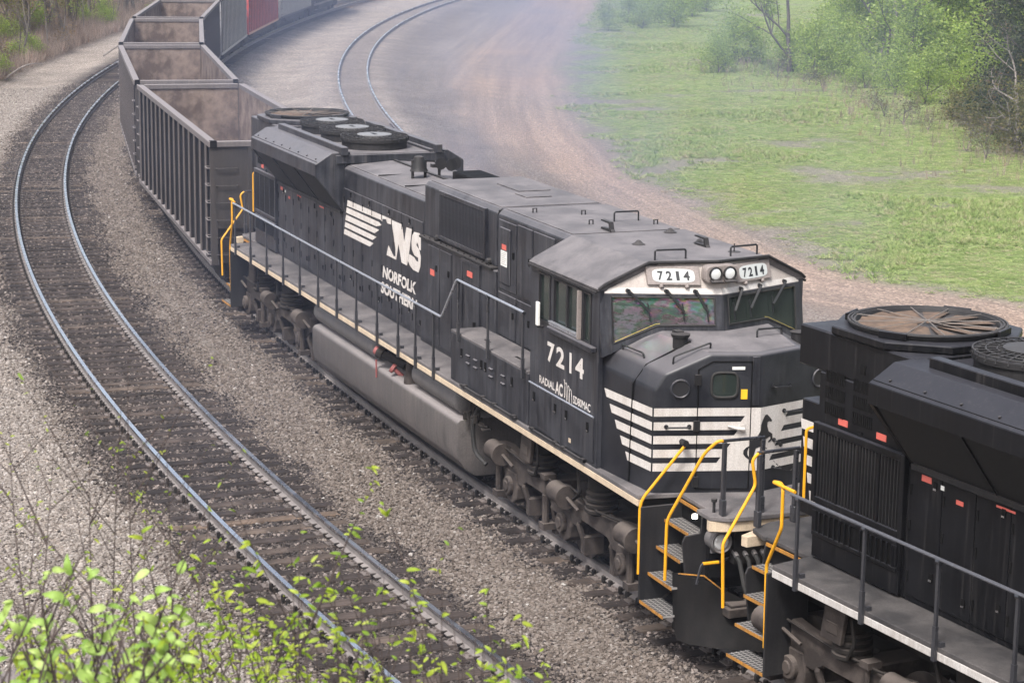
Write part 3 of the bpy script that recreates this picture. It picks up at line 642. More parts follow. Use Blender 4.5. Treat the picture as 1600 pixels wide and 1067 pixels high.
            for dy in (-.16, .16):
                q = MB(); c = vis(s * .60 + dy, 4.365, .02); q.lathe(c, [(.01, .05), (.028, .03), (.03, -.02)], 'x', 10); part('clearance_knob', q, 'board_grey', nb, 0, True)
        hl = []
        for k in range(24):
            t = 2 * math.pi * k / 24; ca, sa = math.cos(t), math.sin(t); hl.append((.245 * math.copysign(abs(ca) ** .45, ca), 4.535 + .125 * math.copysign(abs(sa) ** .45, sa)))
        xh = .52
        hb = MB(); hb.prism([(y, z) for y, z in hl], 'x', xh - .1, xh + .055); hx = part('headlight_housing', hb, 'board_grey', visor, .012)
        for y in (-.105, .105):
            q = MB(); q.lathe((xh + .055, y, 4.545), [(.095, -.01), (.095, .03), (.083, .03), (.075, -.005), (.01, -.03)], 'x', 24); l = part('headlight', q, 'dark_metal', hx, 0, True)
            q = MB(); q.lathe((xh + .062, y, 4.545), [(.081, -.004), (.07, .012), (.04, .02), (.003, .023)], 'x', 24); part('lens', q, 'lens', l, 0, True)
            q = MB(); q.obox((xh + .09, y, 4.455), (1, 0, -.3), (0, 1, 0), (.3, 0, 1), .05, .085, .006); part('shade', q, 'dark_metal', l)
        # windshield walls with openings and panes
        for s in (-1, 1):
            o_ = [(0, 4.262), (s * 1.535, 4.262), (s * 1.535, 3.40), (s * .86, 3.72), (0, 3.70)]
            i_ = [(s * .10, 4.215), (s * 1.38, 4.215), (s * 1.385, 3.60), (s * .82, 3.845), (s * .105, 3.855)]
            mb = MB(); V = [ws(y, z, 0) for y, z in o_] + [ws(y, z, 0) for y, z in i_] + [ws(y, z, -.06) for y, z in o_] + [ws(y, z, -.06) for y, z in i_]
            F_ = []
            for k in range(5):
                n_ = (k + 1) % 5
                F_ += [(k, n_, 5 + n_, 5 + k), (10 + k, 15 + k, 15 + n_, 10 + n_), (5 + k, 5 + n_, 15 + n_, 15 + k), (k, 10 + k, 10 + n_, n_)]
            mb.add(V, F_); wf = part('windshield_frame', mb, black, cab, .01)
            pn = sheet([i_], lambda a, b, o: ws(a, b, -.035 + o), .012); part('windshield_pane', pn, 'windshield_film_refl' if s < 0 else 'glass', wf)
            gk = MB(); gk.tube([ws(y, z, .004) for y, z in i_ + [i_[0]]], .014, 5); part('gasket', gk, 'rubber', wf)
            ye = MB(); ye.tube([ws(s * 1.36, 3.622, -.008), ws(s * .85, 3.858, -.008), ws(s * .79, 3.868, -.008)], .0045, 4); ye.tube([ws(s * 1.34, 4.20, -.008), ws(s * .78, 4.205, -.008)], .004, 4); part('yellow_seal', ye, 'seal', wf)
            for y0, y1 in ((1.18, .93), (.70, .50), (.34, .20)):
                w = MB(); A = Vector(vis(s * y0, 4.30, .05)); B = Vector(ws(s * y1, 4.03, .035)); w.cyl(A - Vector((.05, 0, 0)), A, .03, 8); w.tube([A, B], .014, 5); w.tube([A + Vector((0, .02, 0)), B + Vector((0, .015, 0))], .010, 5)
                wo = part('wiper', w, 'ink', wf)
                bl_ = MB(); bl_.tube([ws(s * y1 - .01, 4.14, .018), ws(s * y1 + .01, 3.90, .018)], .009, 4); part('blade', bl_, 'ink', wo)
        # side windows, mirror, armrest
        for s in (-1, 1):
            for a, b in ((-2.08, -1.68), (-1.54, -1.08), (-1.06, -.61), (-.50, -.24)):
                q = MB(); q.box(a, b, s * 1.515, s * 1.505, 3.52, 4.20); p_ = part('side_window', q, 'glass', cab)
                fr_ = MB()
                for c, d, e, f in ((a - .012, a + .018, 3.505, 4.215), (b - .018, b + .012, 3.505, 4.215), (a + .018, b - .018, 4.185, 4.215), (a + .018, b - .018, 3.505, 3.535)): fr_.box(c, d, s * 1.50, s * 1.552, e, f)
                part('window_frame', fr_, 'ink', p_)
            if s < 0:
                q = MB(); q.box(-1.60, -.02, -1.545, -1.63, 3.44, 3.52); part('armrest', q, black, cab, .012)
                q = MB(); q.box(-1.62, -.60, -1.545, -1.585, 3.535, 3.56); q.box(-1.62, -.60, -1.545, -1.60, 3.575, 3.59); part('window_track', q, 'handrail_worn', cab)
                q = MB(); q.box(-.60, -.55, -1.55, -1.60, 3.53, 4.20); part('wind_deflector', q, 'board_grey', cab)
                q = MB(); q.box(-1.98, -1.90, -1.60, -1.64, 3.46, 3.80); mi = part('mirror', q, 'sticker_white', cab, .006)
                q = MB(); q.tube([(-1.94, -1.54, 3.44), (-1.94, -1.62, 3.44), (-1.94, -1.62, 3.5)], .018, 5); part('bracket', q, 'dark_metal', mi)
        # lettering on the cab side
        for dg, f0, f1 in zip(num.replace('1', 'I'), (-1.75, -1.42, -.95, -.74), (-1.49, -1.13, -.875, -.45)): lettering('cab_numeral', dg, (f0, f1, 2.975, 3.265), side, 'letter', cab, .03)
        lettering('model_words', 'RADIAL', (-2.03, -1.46, 2.605, 2.715), side, 'letter', cab, .02)
        lettering('model_words', 'AC', (-1.44, -1.17, 2.575, 2.755), side, 'letter', cab, .03)
        lettering('model_words', 'SD80MAC', (-.80, -.20, 2.575, 2.690), side, 'letter', cab, .02)
        co = MB(); pts = []
        for k in range(64):
            t = k / 63; pts.append(side(-1.13 + .28 * t + .03 * math.sin(t * 7 * math.pi), 2.72 + .12 * math.cos(t * 7 * math.pi) - .10 * t, .005))
        co.tube(pts, .0032, 4); part('coil_emblem', co, 'letter', cab)
        q = MB(); q.cyl((-2.38, -1.558, 2.545), (-.06, -1.558, 2.545), .014, 6); part('cab_moulding', q, 'handrail_worn', cab)
        for a, b in ((-2.36, -1.20), (-1.17, -.06)):
            q = MB(); q.box(a, b, -1.541, -1.556, 1.90, 2.52); lk_ = part('locker_door', q, black, cab, .006)
            for x in (a + .15, b - .22):
                l = MB(); l.box(x, x + .06, -1.556, -1.57, 2.30, 2.43); l2 = part('latch', l, 'soot', lk_)
                c = MB(); c.box(x + .005, x + .055, -1.569, -1.575, 2.305, 2.325); part('handle', c, 'chrome', l2)
        q = MB(); q.cyl((-2.3, -1.575, ZS + .02), (-.3, -1.575, ZS + .02), .02, 8); part('hinge_rod', q, 'dark_metal', cab)
        for x in (-2.25, -1.4, -1.1, -.4):
            q = MB(); q.box(x, x + .1, -1.54, -1.6, ZS, ZS + .05); part('hinge', q, 'dark_metal', cab)
        q = MB(); q.box(-.9, -.82, -1.557, -1.56, 2.0, 2.06); part('data_plate', q, 'sill_cream', cab)
        # roof fittings
        for x, y in ((-2.62, -.25), (-.9, .43)):
            q = MB(); q.prism([(x - .2, 4.66), (x + .2, 4.66), (x + .16, 4.70), (x + .12, 4.80), (x - .18, 4.80), (x - .2, 4.78), (x + .08, 4.77), (x + .1, 4.70), (x - .18, 4.69)], 'y', y - .03, y + .03); part('antenna', q, 'dark_metal', roof)
        for x, y in ((-1.32, -.36), (-2.19, .55), (-1.17, .52)):
            q = MB(); q.lathe((x, y, 4.665), [(.10, 0), (.06, .02), (.03, .05), (.01, .06)], 'z', 10); part('vent_cap', q, 'dark_metal', roof, 0, True)
        q = MB(); q.lathe((-.3, .62, 4.665), [(.09, 0), (.09, .008), (.01, .01), (.008, .12)], 'z', 12); part('antenna', q, 'dark_metal', roof)
        for pts in ([(-.02, -.72, 4.66), (-.02, -.72, 4.80), (.02, -.28, 4.80), (.02, -.28, 4.66)], [(.02, .4, 4.66), (.02, .4, 4.80), (-.05, .84, 4.80), (-.05, .84, 4.66)], [(-3.4, .2, 4.65), (-3.4, .2, 4.80), (-3.4, .6, 4.80), (-3.4, .6, 4.65)]):
            q = MB(); q.bend(pts, .014, 6, .03); part('grab_iron', q, 'ink', roof)
        for x, y in ((-4.19, .04), (-3.26, -.24), (-3.0, .7), (-4.6, -.6)):
            q = MB(); q.tube([(x, y - .03, 4.65), (x, y - .03, 4.72), (x, y + .03, 4.72), (x, y + .03, 4.65)], .012, 5); part('lifting_eye', q, 'dark_metal', roof)
        # ---------------- nose
        def nf(y, z, o=0.): return (1.783 - .30 * abs(y) + o, y, z)
        def nsd(x, z, o=0.): return (x, -1.502 + .087 * (x + .3) - o, z)
        hlf = lambda s: [(-.3, s * 1.5, ZS), (1.378, s * 1.35, ZS), (-.3, s * 1.5, 3.26), (1.378, s * 1.35, 3.22), (.06, s * 1.36, 3.50), (1.42, s * 1.21, 3.44), (1.588, s * .64, 3.70), (.38, s * .82, 3.78)]
        Lh, Rh = hlf(-1), hlf(1)
        V = Lh + Rh + [(1.78, 0, ZS), (1.78, 0, 3.69), (.66, 0, 3.78)]
        F_ = [(0, 1, 3, 2), (2, 3, 5, 4), (4, 5, 6, 7), (6, 17, 18, 7), (1, 16, 17, 6, 5, 3)]
        F_ += [tuple((i + 8 if i < 8 else i) for i in f)[::-1] for f in F_]
        F_ += [(2, 4, 7, 18, 15, 12, 10, 8, 0), ]
        nm = MB(); nm.add(V, F_); nose = part('nose', nm, 'nose_black', root, .045, True, 3)
        tp = MB()
        for s in (-1, 1): tp.add([(.10, s * 1.30, 3.535), (1.34, s * 1.14, 3.475), (1.50, s * .63, 3.71), (.42, s * .80, 3.785), (1.66, 0, 3.70), (.68, 0, 3.785)], [(0, 1, 2, 3), (2, 4, 5, 3)])
        part('nose_deck', tp, roofm, nose)
        # seam strip
        q = MB(); q.tube([nsd(.80, ZS + .02, .004), nsd(.86, 3.2, .004), (.92, -1.25, 3.46), (1.05, -.68, 3.76)], .014, 5); part('nose_seam', q, 'soot', nose)
        dk = -1.0
        # white stripes
        Z0 = [2.985, 2.800, 2.617, 2.434, 2.251]; hgt = .108
        lp_, rp_, sp_, sr_ = [], [], [], []
        for k, z in enumerate(Z0):
            lp_.append([(-1.345, z - hgt), (-.002, z - hgt), (-.002, z), (-1.345, z)]); rp_.append([(.002, z - hgt), (1.345, z - hgt), (1.345, z), (.002, z)])
            xs_ = .10 + .15 * k; sp_.append([(xs_, z), (1.372, z), (1.372, z - hgt), (xs_ + .06, z - hgt)])
        yl = [-.2, -.28, -.37, -.49]; yr = [.48, .41, .31, .22]
        for k in range(4):
            t0, t1 = Z0[k] - hgt, Z0[k + 1]
            lp_.append([(yl[k], t0), (yl[k] - .05, t1), (-.002, t1), (-.002, t0)]); rp_.append([(.002, t0), (.002, t1), (yr[k] - .05, t1), (yr[k], t0)])
        part('white_stripe', sheet(lp_, lambda a, b, o: nf(a, b, .005 + o)), 'white', nose); part('white_stripe', sheet(rp_, lambda a, b, o: nf(a, b, .005 + o)), 'white', nose)
        part('white_stripe', sheet(sp_, lambda a, b, o: nsd(a, b, .005 + o)), 'white', nose); part('white_stripe', sheet(sp_, lambda a, b, o: (a, 1.502 - .087 * (a + .3) + .005 + o, b)), 'white', nose)
        part('horse_emblem', sheet([HORSE_L, TAIL], lambda a, b, o: nf(a, b, .009 + o)), 'ink', nose); part('horse_emblem', sheet([HORSE_R], lambda a, b, o: nf(a, b, .009 + o)), 'ink', nose)
        # nose door
        dl = [(-.80, 1.9), (-.13, 1.9), (-.13, 3.60), (-.62, 3.60), (-.80, 3.50)]
        dmb = MB(); dmb.tube([nf(a, b, .006) for a, b in dl + [dl[0]]], .009, 4); nd = part('nose_door', dmb, 'soot', nose)
        wp = [(-.47 + .165 * math.copysign(abs(math.cos(t)) ** .5, math.cos(t)), 3.29 + .165 * math.copysign(abs(math.sin(t)) ** .5, math.sin(t))) for t in [2 * math.pi * k / 24 for k in range(24)]]
        part('door_window', sheet([wp], lambda a, b, o: nf(a, b, .004 + o)), 'glass', nd)
        q = MB(); q.tube([nf(a, b, .01) for a, b in wp + [wp[0]]], .018, 6); part('window_gasket', q, 'rubber', nd)
        part('data_plate', sheet([[(-.38, 3.49), (-.22, 3.49), (-.22, 3.53), (-.38, 3.53)]], lambda a, b, o: nf(a, b, .004 + o)), 'sticker_white', nd)
        part('warning_sticker', sheet([[(-.26, 3.10), (-.18, 3.10), (-.18, 3.23), (-.26, 3.23)]], lambda a, b, o: nf(a, b, .004 + o)), 'sticker_yellow', nd)
        q = MB(); q.tube([nf(-.42, 2.745, .02), nf(-.30, 2.715, .05), nf(-.22, 2.71, .05)], [.012, .022, .026], 8); q.box(*[nf(-.22, 0, 0)[0], nf(-.22, 0, 0)[0] + .02], -.25, -.17, 2.66, 2.76); part('door_handle', q, 'white', nd, 0, True)
        for z in (3.36, 2.75, 2.0):
            q = MB(); c = nf(-.80, z, .012); q.box(c[0] - .02, c[0] + .02, -.85, -.77, z - .07, z + .07); part('hinge', q, 'dark_metal', nd)
        q = MB(); q.box(nf(-.07, 0)[0] - .02, nf(-.07, 0)[0] + .018, -.125, -.03, 3.02, 3.66); part('hinge_post', q, black, nose)
        for y, z in ((-1.02, 3.24), (1.02, 3.24)):
            cc = [(y + .115 * math.cos(t), z + .115 * math.sin(t)) for t in [2 * math.pi * k / 28 for k in range(28)]]
            mp_ = part('marker_port', sheet([cc], lambda a, b, o: nf(a, b, .003 + o)), 'ink', nose)
            q = MB(); q.tube([nf(a, b, .006) for a, b in cc + [cc[0]]], .016, 6); part('port_rim', q, black, mp_, 0, True)
        for pts, yy in (([(-1.19, 2.74), (-.90, 2.74)], 0), ([(.2, 3.24), (.48, 3.22)], 0), ([(.40, 2.89), (.75, 2.86)], 0), ([(.24, 2.52), (.36, 2.44)], 0), ([(.24, 2.15), (.36, 2.12)], 0)):
            (a, b), (c, d) = pts
            q = MB(); q.bend([nf(a, b, 0), nf(a, b, .07), nf(c, d, .07), nf(c, d, 0)], .012, 6, .03); q.lathe(nf(a, b), [(.03, 0), (.03, .02)], 'x', 8); q.lathe(nf(c, d), [(.03, 0), (.03, .02)], 'x', 8); part('grab_iron', q, 'ink', nose)
        for pts in ([(.25, -1.28, 3.53), (.25, -1.30, 3.60), (.75, -1.22, 3.58), (.75, -1.2, 3.5)], [(1.30, -1.05, 3.54), (1.32, -1.05, 3.64), (1.38, -.55, 3.80), (1.36, -.55, 3.7)], [(1.05, .3, 3.75), (1.05, .3, 3.86), (.95, .72, 3.84), (.95, .72, 3.72)]):
            q = MB(); q.bend(pts, .014, 6, .03); part('grab_iron', q, 'ink', nose)
        q = MB(); q.lathe((.95, -.78, 3.66), [(.10, 0), (.10, .14), (.12, .15), (.13, .19), (.02, .21)], 'z', 16); q.box(.80, .95, -.83, -.73, 3.82, 3.88); part('sand_filler', q, 'dark_metal', nose, 0, True)
        q = MB(); q.lathe((.95, .98, 3.60), [(.10, 0), (.10, .16), (.12, .17), (.02, .19)], 'z', 16); part('sand_filler', q, 'dark_metal', nose, 0, True)
        # front handrails on the platform
        for s in (-1, 1):
            for y in (.94, .40):
                q = MB(); q.box(2.56, 2.66, s * y - .03, s * y + .03, ZS, 2.06); q.box(2.58, 2.64, s * y - .025, s * y + .025, 2.06, 2.80); part('stanchion', q, 'handrail', root, .006)
            q = MB(); q.bend([(2.61, s * .97, 2.82), (2.61, s * .38, 2.82)], .022, 8); part('end_handrail', q, 'handrail', root)
            q = MB(); q.bend([(1.47, s * 1.55, .80), (1.47, s * 1.55, 1.78), (1.62, s * 1.00, 2.52)], .021, 8, .12); part('grab_rail', q, 'yellow', root)
            q = MB(); q.bend([(2.16, s * 1.50, .92), (2.17, s * 1.50, 1.72), (2.50, s * 1.16, 2.66), (2.61, s * 1.04, 2.82), (2.61, s * .96, 2.82)], .021, 8, .10); part('grab_rail', q, 'yellow', root)
            q = MB(); q.lathe((1.62, s * 1.0, 2.55), [(.04, -.1), (.045, .03)], 'x', 8); part('rail_bracket', q, 'ink', root)
            step_well(root, 1.50, 2.20, 1, s)
        ch = MB()
        for k in range(18):
            t = k / 17; y = -.36 + .72 * t; z = 2.68 - .32 * (1 - (2 * t - 1) ** 2)
            ch.obox((2.61, y, z), (0, 1, (.9 if t > .5 else -.9)), (1, 0, 0), (0, 0, 1), .018, .007 if k % 2 else .003, .003 if k % 2 else .007)
        part('safety_chain', ch, 'dark_metal', root)
        q = MB(); q.tube([(2.45, -.98, ZS), (2.45, -.98, ZS + .14)], .02, 6); q.lathe((2.45, -.98, ZS + .14), [(.04, 0), (.04, .04)], 'z', 8); part('deck_bolt', q, 'dark_metal', root)
        # pilot: plow, ditch lights, coupler, hoses
        pw = MB()
        prof_p = [(-.02, 1.0), (.0, .92), (.02, .80), (.06, .66), (.13, .50), (.23, .36), (.36, .24), (.52, .15)]
        ys_p = [(1.37, 2.14, .30, 1.0), (1.30, 2.26, .45, 1.0), (1.02, 2.40, .72, .92), (.62, 2.52, .95, .66), (.40, 2.56, 1.0, .52)]
        for s in (-1, 1):
            rows = [[(x + d * k, s * y, .15 + (z - .15) * hh) for d, z in prof_p] for y, x, k, hh in ys_p]; n_ = len(prof_p)
            vs = [p for r_ in rows for p in r_]; m_ = len(vs)
            pw.add(vs + [(x - .03, y, z) for x, y, z in vs], [(a * n_ + b, a * n_ + b + 1, (a + 1) * n_ + b + 1, (a + 1) * n_ + b) for a in range(4) for b in range(n_ - 1)] + [(m_ + a * n_ + b, m_ + (a + 1) * n_ + b, m_ + (a + 1) * n_ + b + 1, m_ + a * n_ + b + 1) for a in range(4) for b in range(n_ - 1)]
                + [(a * n_, (a + 1) * n_, m_ + (a + 1) * n_, m_ + a * n_) for a in range(4)] + [(b, m_ + b, m_ + b + 1, b + 1) for b in range(n_ - 1)])
        plow = part('pilot_plow', pw, 'plow', root, 0, True)
        q = MB(); q.prism([(2.62, .52), (2.72, .40), (3.06, .16), (3.02, .14), (2.66, .38), (2.56, .52)], 'y', -.40, .40); part('plow_centre', q, 'plow', plow, .006)
        q = MB(); q.box(2.52, 2.70, -.85, -.42, .50, .62); q.box(2.46, 2.66, -.80, -.46, .62, .66); part('coupler_shelf', q, 'under', plow, .01)
        for s in (-1, 1):
            q = MB(); q.tube([(2.22, s * 1.34, 1.01), (2.36, s * 1.04, .99), (2.46, s * .84, .82)], .010, 5); part('plow_lip', q, 'orange_edge', plow)
        q = MB(); q.box(2.30, 2.38, -1.0, 1.0, .95, 1.5); q.box(2.28, 2.42, -.45, .45, .55, 1.72); part('pilot_plate', q, 'soot', root)
        for s in (-1, 1):
            q = MB(); q.lathe((2.44, s * .88, 1.46), [(.14, -.16), (.15, .06), (.135, .08), (.12, .06), (.02, .0)], 'x', 20); q.box(2.30, 2.42, s * .98, s * .78, 1.3, 1.6); dl_ = part('ditch_light', q, 'cylinder', root, 0, True)
            q = MB(); q.lathe((2.48, s * .88, 1.46), [(.12, -.01), (.09, .03), (.003, .045)], 'x', 20); part('lens', q, 'lens', dl_, 0, True)
        q = MB(); q.lathe((2.12, -1.08, ZS - .16), [(.035, 0), (.035, .05), (.01, .06)], 'z', 10); part('step_lamp', q, 'lit_lamp', root)
        couplers = [(2.75, 1)]
        for s in (-1, 1):
            for k, (y, dz) in enumerate(((.30, 0), (.42, .08), (.55, .02), (.68, .14))):
                q = MB(); q.tube([(2.46, s * y, 1.30), (2.62, s * y, 1.22), (2.72, s * (y - .02), .95), (2.80, s * (y - .04), .66 + dz), (2.95, s * (y - .08), .52 + dz), (3.15, s * (y - .12), .58 + dz), (3.32, s * (y - .16), .82)], .030, 8); ah = part('air_hose', q, 'rubber', root, 0, True)
                q = MB(); q.cyl((2.45, s * y, 1.31), (2.56, s * y, 1.26), .034, 8); part('hose_fitting', q, 'cylinder', ah)
            q = MB(); q.bend([(2.42, s * .72, 1.22), (2.66, s * .98, 1.26), (2.66, s * 1.24, 1.26), (2.66, s * 1.30, 1.0)], .018, 6, .05); cl = part('cut_lever', q, 'handrail', root)
            q = MB(); q.tube([(2.66, s * 1.0, 1.26), (2.66, s * 1.22, 1.26)], .022, 6); part('lever_grip', q, 'yellow', cl)
    # ---------------- rear end
    for s in (-1, 1):
        step_well(root, -19.90, -20.70, -1, s)
        q = MB(); q.bend([(-19.90, s * 1.53, .78), (-19.92, s * 1.53, 1.80), (-19.60, s * 1.56, 2.34), (-19.60, s * 1.56, 2.80), (-19.72, s * 1.50, 2.84), (-19.82, s * 1.56, 2.84), (-19.36, s * 1.56, 2.83)], .021, 8, .05); part('grab_rail', q, 'yellow', root)
        q = MB(); q.bend([(-20.93, s * 1.46, .95), (-20.98, s * 1.46, 1.75), (-21.10, s * .93, 2.40), (-21.12, s * .98, 2.72), (-21.12, s * .88, 2.80), (-21.12, s * .82, 2.80)], .021, 8, .06); part('grab_rail', q, 'yellow', root)
        for y in (.87, .33):
            q = MB(); q.box(-21.17, -21.07, s * y - .03, s * y + .03, ZS, 2.06); q.box(-21.15, -21.09, s * y - .025, s * y + .025, 2.06, 2.78); part('stanchion', q, 'handrail', root, .006)
        q = MB(); q.bend([(-21.12, s * .90, 2.80), (-21.12, s * .28, 2.80)], .022, 8); part('end_handrail', q, 'handrail', root)
        q = MB(); q.bend([(-19.98, s * .82, 3.40), (-20.02, s * .97, 3.36), (-20.02, s * .97, 2.5)], .018, 6, .04); part('grab_rail', q, 'yellow', root)
        q = MB(); q.box(-20.86, -20.78, s * .95, s * .3, .5, 1.5); part('rear_pilot_plate', q, 'dark_metal', root)
        for y in (.30, .45):
            q = MB(); q.tube([(-20.9, s * y, 1.28), (-21.05, s * y, 1.2), (-21.12, s * y, .9), (-21.25, s * (y - .05), .58), (-21.5, s * (y - .08), .52)], .024, 6); part('air_hose', q, 'rubber', root, 0, True)
    q = MB(); q.box(-20.92, -20.84, -.45, .45, .55, 1.72); part('rear_pilot_plate', q, 'soot', root)
    cps = [(-21.0, -1)] + ([(2.55, 1)] if full else [(2.55, 1)])
    for x, d in cps:
        q = MB(); q.box(x, x + d * .5, -.09, .09, .72, .98)
        q.prism([(x + d * .45, -.16), (x + d * .62, -.20), (x + d * .78, -.17), (x + d * .70, -.06), (x + d * .60, .02), (x + d * .72, .14), (x + d * .62, .19), (x + d * .45, .14)], 'z', .70, 1.02); part('coupler', q, 'coupler', root, .02)
    # side handrails and stanchions
    xs_post = [-19.25, -17.98, -16.7, -15.45, -14.25, -13.0, -11.8, -10.6, -9.4, -8.25, -7.35, -6.45]
    st0 = None
    for s in (-1, 1):
        st0 = None
        for x in xs_post:
            if st0 is None:
                q = MB(); q.box(x - .028, x + .028, s * 1.565, s * 1.605, ZS - .16, ZS + .22); q.box(x - .020, x + .020, s * 1.57, s * 1.60, ZS + .22, 2.76); q.cyl((x - .03, s * 1.585, 2.775), (x + .03, s * 1.585, 2.775), .032, 8)
                q.box(x + .028, x + .07, s * 1.5, s * 1.56, ZS, ZS + .05); st0 = part('stanchion', q, 'handrail', root); xx0 = x
            else: again(st0, root, (x - xx0, 0, 0))
        q = MB(); q.bend([(-19.40, s * 1.585, 2.80), (-6.08, s * 1.585, 2.80), (-5.38, s * 1.585, 3.53), (-2.55, s * 1.585, 3.53)], .021, 8, .06); part('side_handrail', q, 'handrail_worn' if full else 'handrail_grey', root, 0, True)
        for x in (-5.30, -4.0, -2.58):
            q = MB(); q.box(x - .028, x + .028, s * 1.565, s * 1.605, 2.55, 2.85); q.box(x - .020, x + .020, s * 1.57, s * 1.60, 2.85, 3.50); q.cyl((x - .03, s * 1.585, 3.51), (x + .03, s * 1.585, 3.51), .032, 8); part('stanchion', q, 'handrail', root)
    # fuel tank and reservoirs
    tk = MB(); half = [(-1.45, .70), (-1.45, 1.12), (-1.40, 1.17), (-1.30, 1.19)]
    prof = [(-1.12, .22), (-1.30, .34), (-1.41, .50)] + half; prof = prof + [(-y, z) for y, z in prof[::-1]]
    tk.prism(prof, 'x', -13.88, -5.68); ft = part('fuel_tank', tk, 'tank', root, .03, True, 2)
    for s in (-1, 1):
        for a, b in ((-13.9, -10.15), (-8.05, -5.85)):
            q = MB(); q.lathe((a, s * 1.20, 1.44), [(.02, -.06), (.15, -.03), (.225, .05), (.225, b - a - .05), (.15, b - a + .03), (.02, b - a + .06)], 'x', 24); part('air_reservoir', q, 'cylinder', root, 0, True)
        q = MB(); q.cyl((-9.2, s * 1.12, 1.30), (-9.62, s * 1.38, 1.44), .07, 14); q.cyl((-9.62, s * 1.38, 1.44), (-9.72, s * 1.45, 1.48), .10, 14); part('fuel_filler', q, 'under_dark', ft, 0, True)
        q = MB(); q.cyl((-9.70, s * 1.43, 1.475), (-9.78, s * 1.475, 1.50), .085, 14); part('filler_cap', q, 'red', ft, 0, True)
        q = MB(); q.cyl((-9.0, s * 1.25, 1.18), (-9.05, s * 1.38, 1.30), .04, 10); q.cyl((-9.05, s * 1.38, 1.30), (-9.08, s * 1.42, 1.33), .085, 12); part('filler_cap', q, 'red', ft, 0, True)
        q = MB(); q.box(-9.83, -9.79, s * 1.455, s * 1.475, 1.0, 1.32); part('sight_gauge', q, 'red', ft)
        q = MB(); q.lathe((-8.45, s * 1.25, 1.18), [(.16, 0), (.13, .2), (.10, .5)], 'z', 12); part('tank_vent', q, 'under', ft, 0, True)
        pp = MB()
        for k in range(5): pp.bend([(-5.7 + k * .12, s * 1.2, 1.5 - .05 * k), (-5.45 + k * .14, s * 1.32, 1.38 - .05 * k), (-5.2 + k * .13, s * 1.25, 1.25)], .022, 6)
        for k in range(4): pp.cyl((-5.55 + k * .16, s * 1.36, 1.22 + .05 * (k % 2)), (-5.55 + k * .16, s * 1.36, 1.34 + .05 * (k % 2)), .04, 8)
        part('air_piping', pp, 'under_dark', root)
        q = MB(); q.bend([(-5.0, s * 1.3, 1.6), (-5.25, s * 1.36, 1.2), (-5.2, s * 1.32, .75), (-5.0, s * 1.2, .6)], .04, 8, .2); part('motor_cable', q, 'rubber', root, 0, True)
    make_truck(root, -1.87, full); make_truck(root, -17.7, full)
    # side lettering
    if num == '7214':
        fs = lambda a, b, o: (a, -HY - .022 - o, b)
        part('stripe_logo', sheet(LOGO[:5], fs), 'letter', root); part('initial_logo', sheet(LOGO[5:], fs), 'letter', root)
        lettering('railroad_name', 'NORFOLK', (-11.0, -9.15, 2.575, 2.795), fs, 'letter', root, .045, .12)
        lettering('railroad_name', 'SOUTHERN', (-11.1, -9.08, 2.275, 2.495), fs, 'letter', root, .045, .12)
    ORG = (0, 0, 0)
M['spoke'] = flat('fan_spokes_pale', (.17, .15, .135), .6)

t7214 = thing('diesel_locomotive', 'weathered black diesel locomotive numbered 7214 with white nose stripes', 'locomotive', (OX, 0, 0))
make_loco(t7214, '7214', 'loco_black', 'sill_cream', 'roof_dust')
lead = thing('diesel_locomotive', 'cleaner black diesel locomotive with white sill, coupled to the nose of 7214', 'locomotive', (15.7803, 1.3431, 0), R(5.5894))
make_loco(lead, '', 'lead_black', 'sill_white', 'lead_black', False)
# ------------------------------------------------------------------ track geometry: lateral position y(x), fitted
TC = {'left': [-0.07666, 0.448515, 7.261211, 2.765824, -4.469364],
      'main': [-0.074674, 0.020235, 6.069346, 2.18088, 0.042279],
      'right': [0.016496, 4.527783, -0.870405, 7.281764]}
def ty(k, x): return np.polyval(TC[k], np.asarray(x, float) / 50.0)
def arc(k, x0, x1, step):
    """points every `step` metres along a track from x0 down to x1: position, unit tangent, unit normal (towards +y)"""
    xs = np.linspace(x0, x1, 6000); ys = ty(k, xs)
    s = np.r_[0, np.cumsum(np.hypot(np.diff(xs), np.diff(ys)))]
    q = np.arange(0, s[-1], step); X = np.interp(q, s, xs); Y = np.interp(q, s, ys)
    tx, tY = np.gradient(X), np.gradient(Y); L = np.hypot(tx, tY); tx, tY = tx / L, tY / L
    return X, Y, tx, tY, tY, -tx              # normal = (ty,-tx): towards +y when running to -x
# ---- ground height and zones
def dist_track(k, X, Y):
    d = np.polyval(np.polyder(np.array(TC[k])), X / 50.0) / 50.0
    return (Y - ty(k, X)) / np.sqrt(1 + d * d)
def sstep(a, b, t): u = np.clip((t - a) / (b - a), 0, 1); return u * u * (3 - 2 * u)
def vnoise(X, Y, sc, seed=0):
    """cheap smooth value noise"""
    rs = np.random.default_rng(seed); T = rs.random((64, 64))
    x, y = X / sc, Y / sc; xi, yi = np.floor(x).astype(int), np.floor(y).astype(int); fx, fy = x - xi, y - yi
    fx, fy = fx * fx * (3 - 2 * fx), fy * fy * (3 - 2 * fy)
    g = lambda i, j: T[i % 64, j % 64]
    return (g(xi, yi) * (1 - fx) + g(xi + 1, yi) * fx) * (1 - fy) + (g(xi, yi + 1) * (1 - fx) + g(xi + 1, yi + 1) * fx) * fy
def fbm(X, Y, sc, seed=0): return (vnoise(X, Y, sc, seed) + .5 * vnoise(X, Y, sc / 2.1, seed + 1) + .25 * vnoise(X, Y, sc / 4.3, seed + 2)) / 1.75
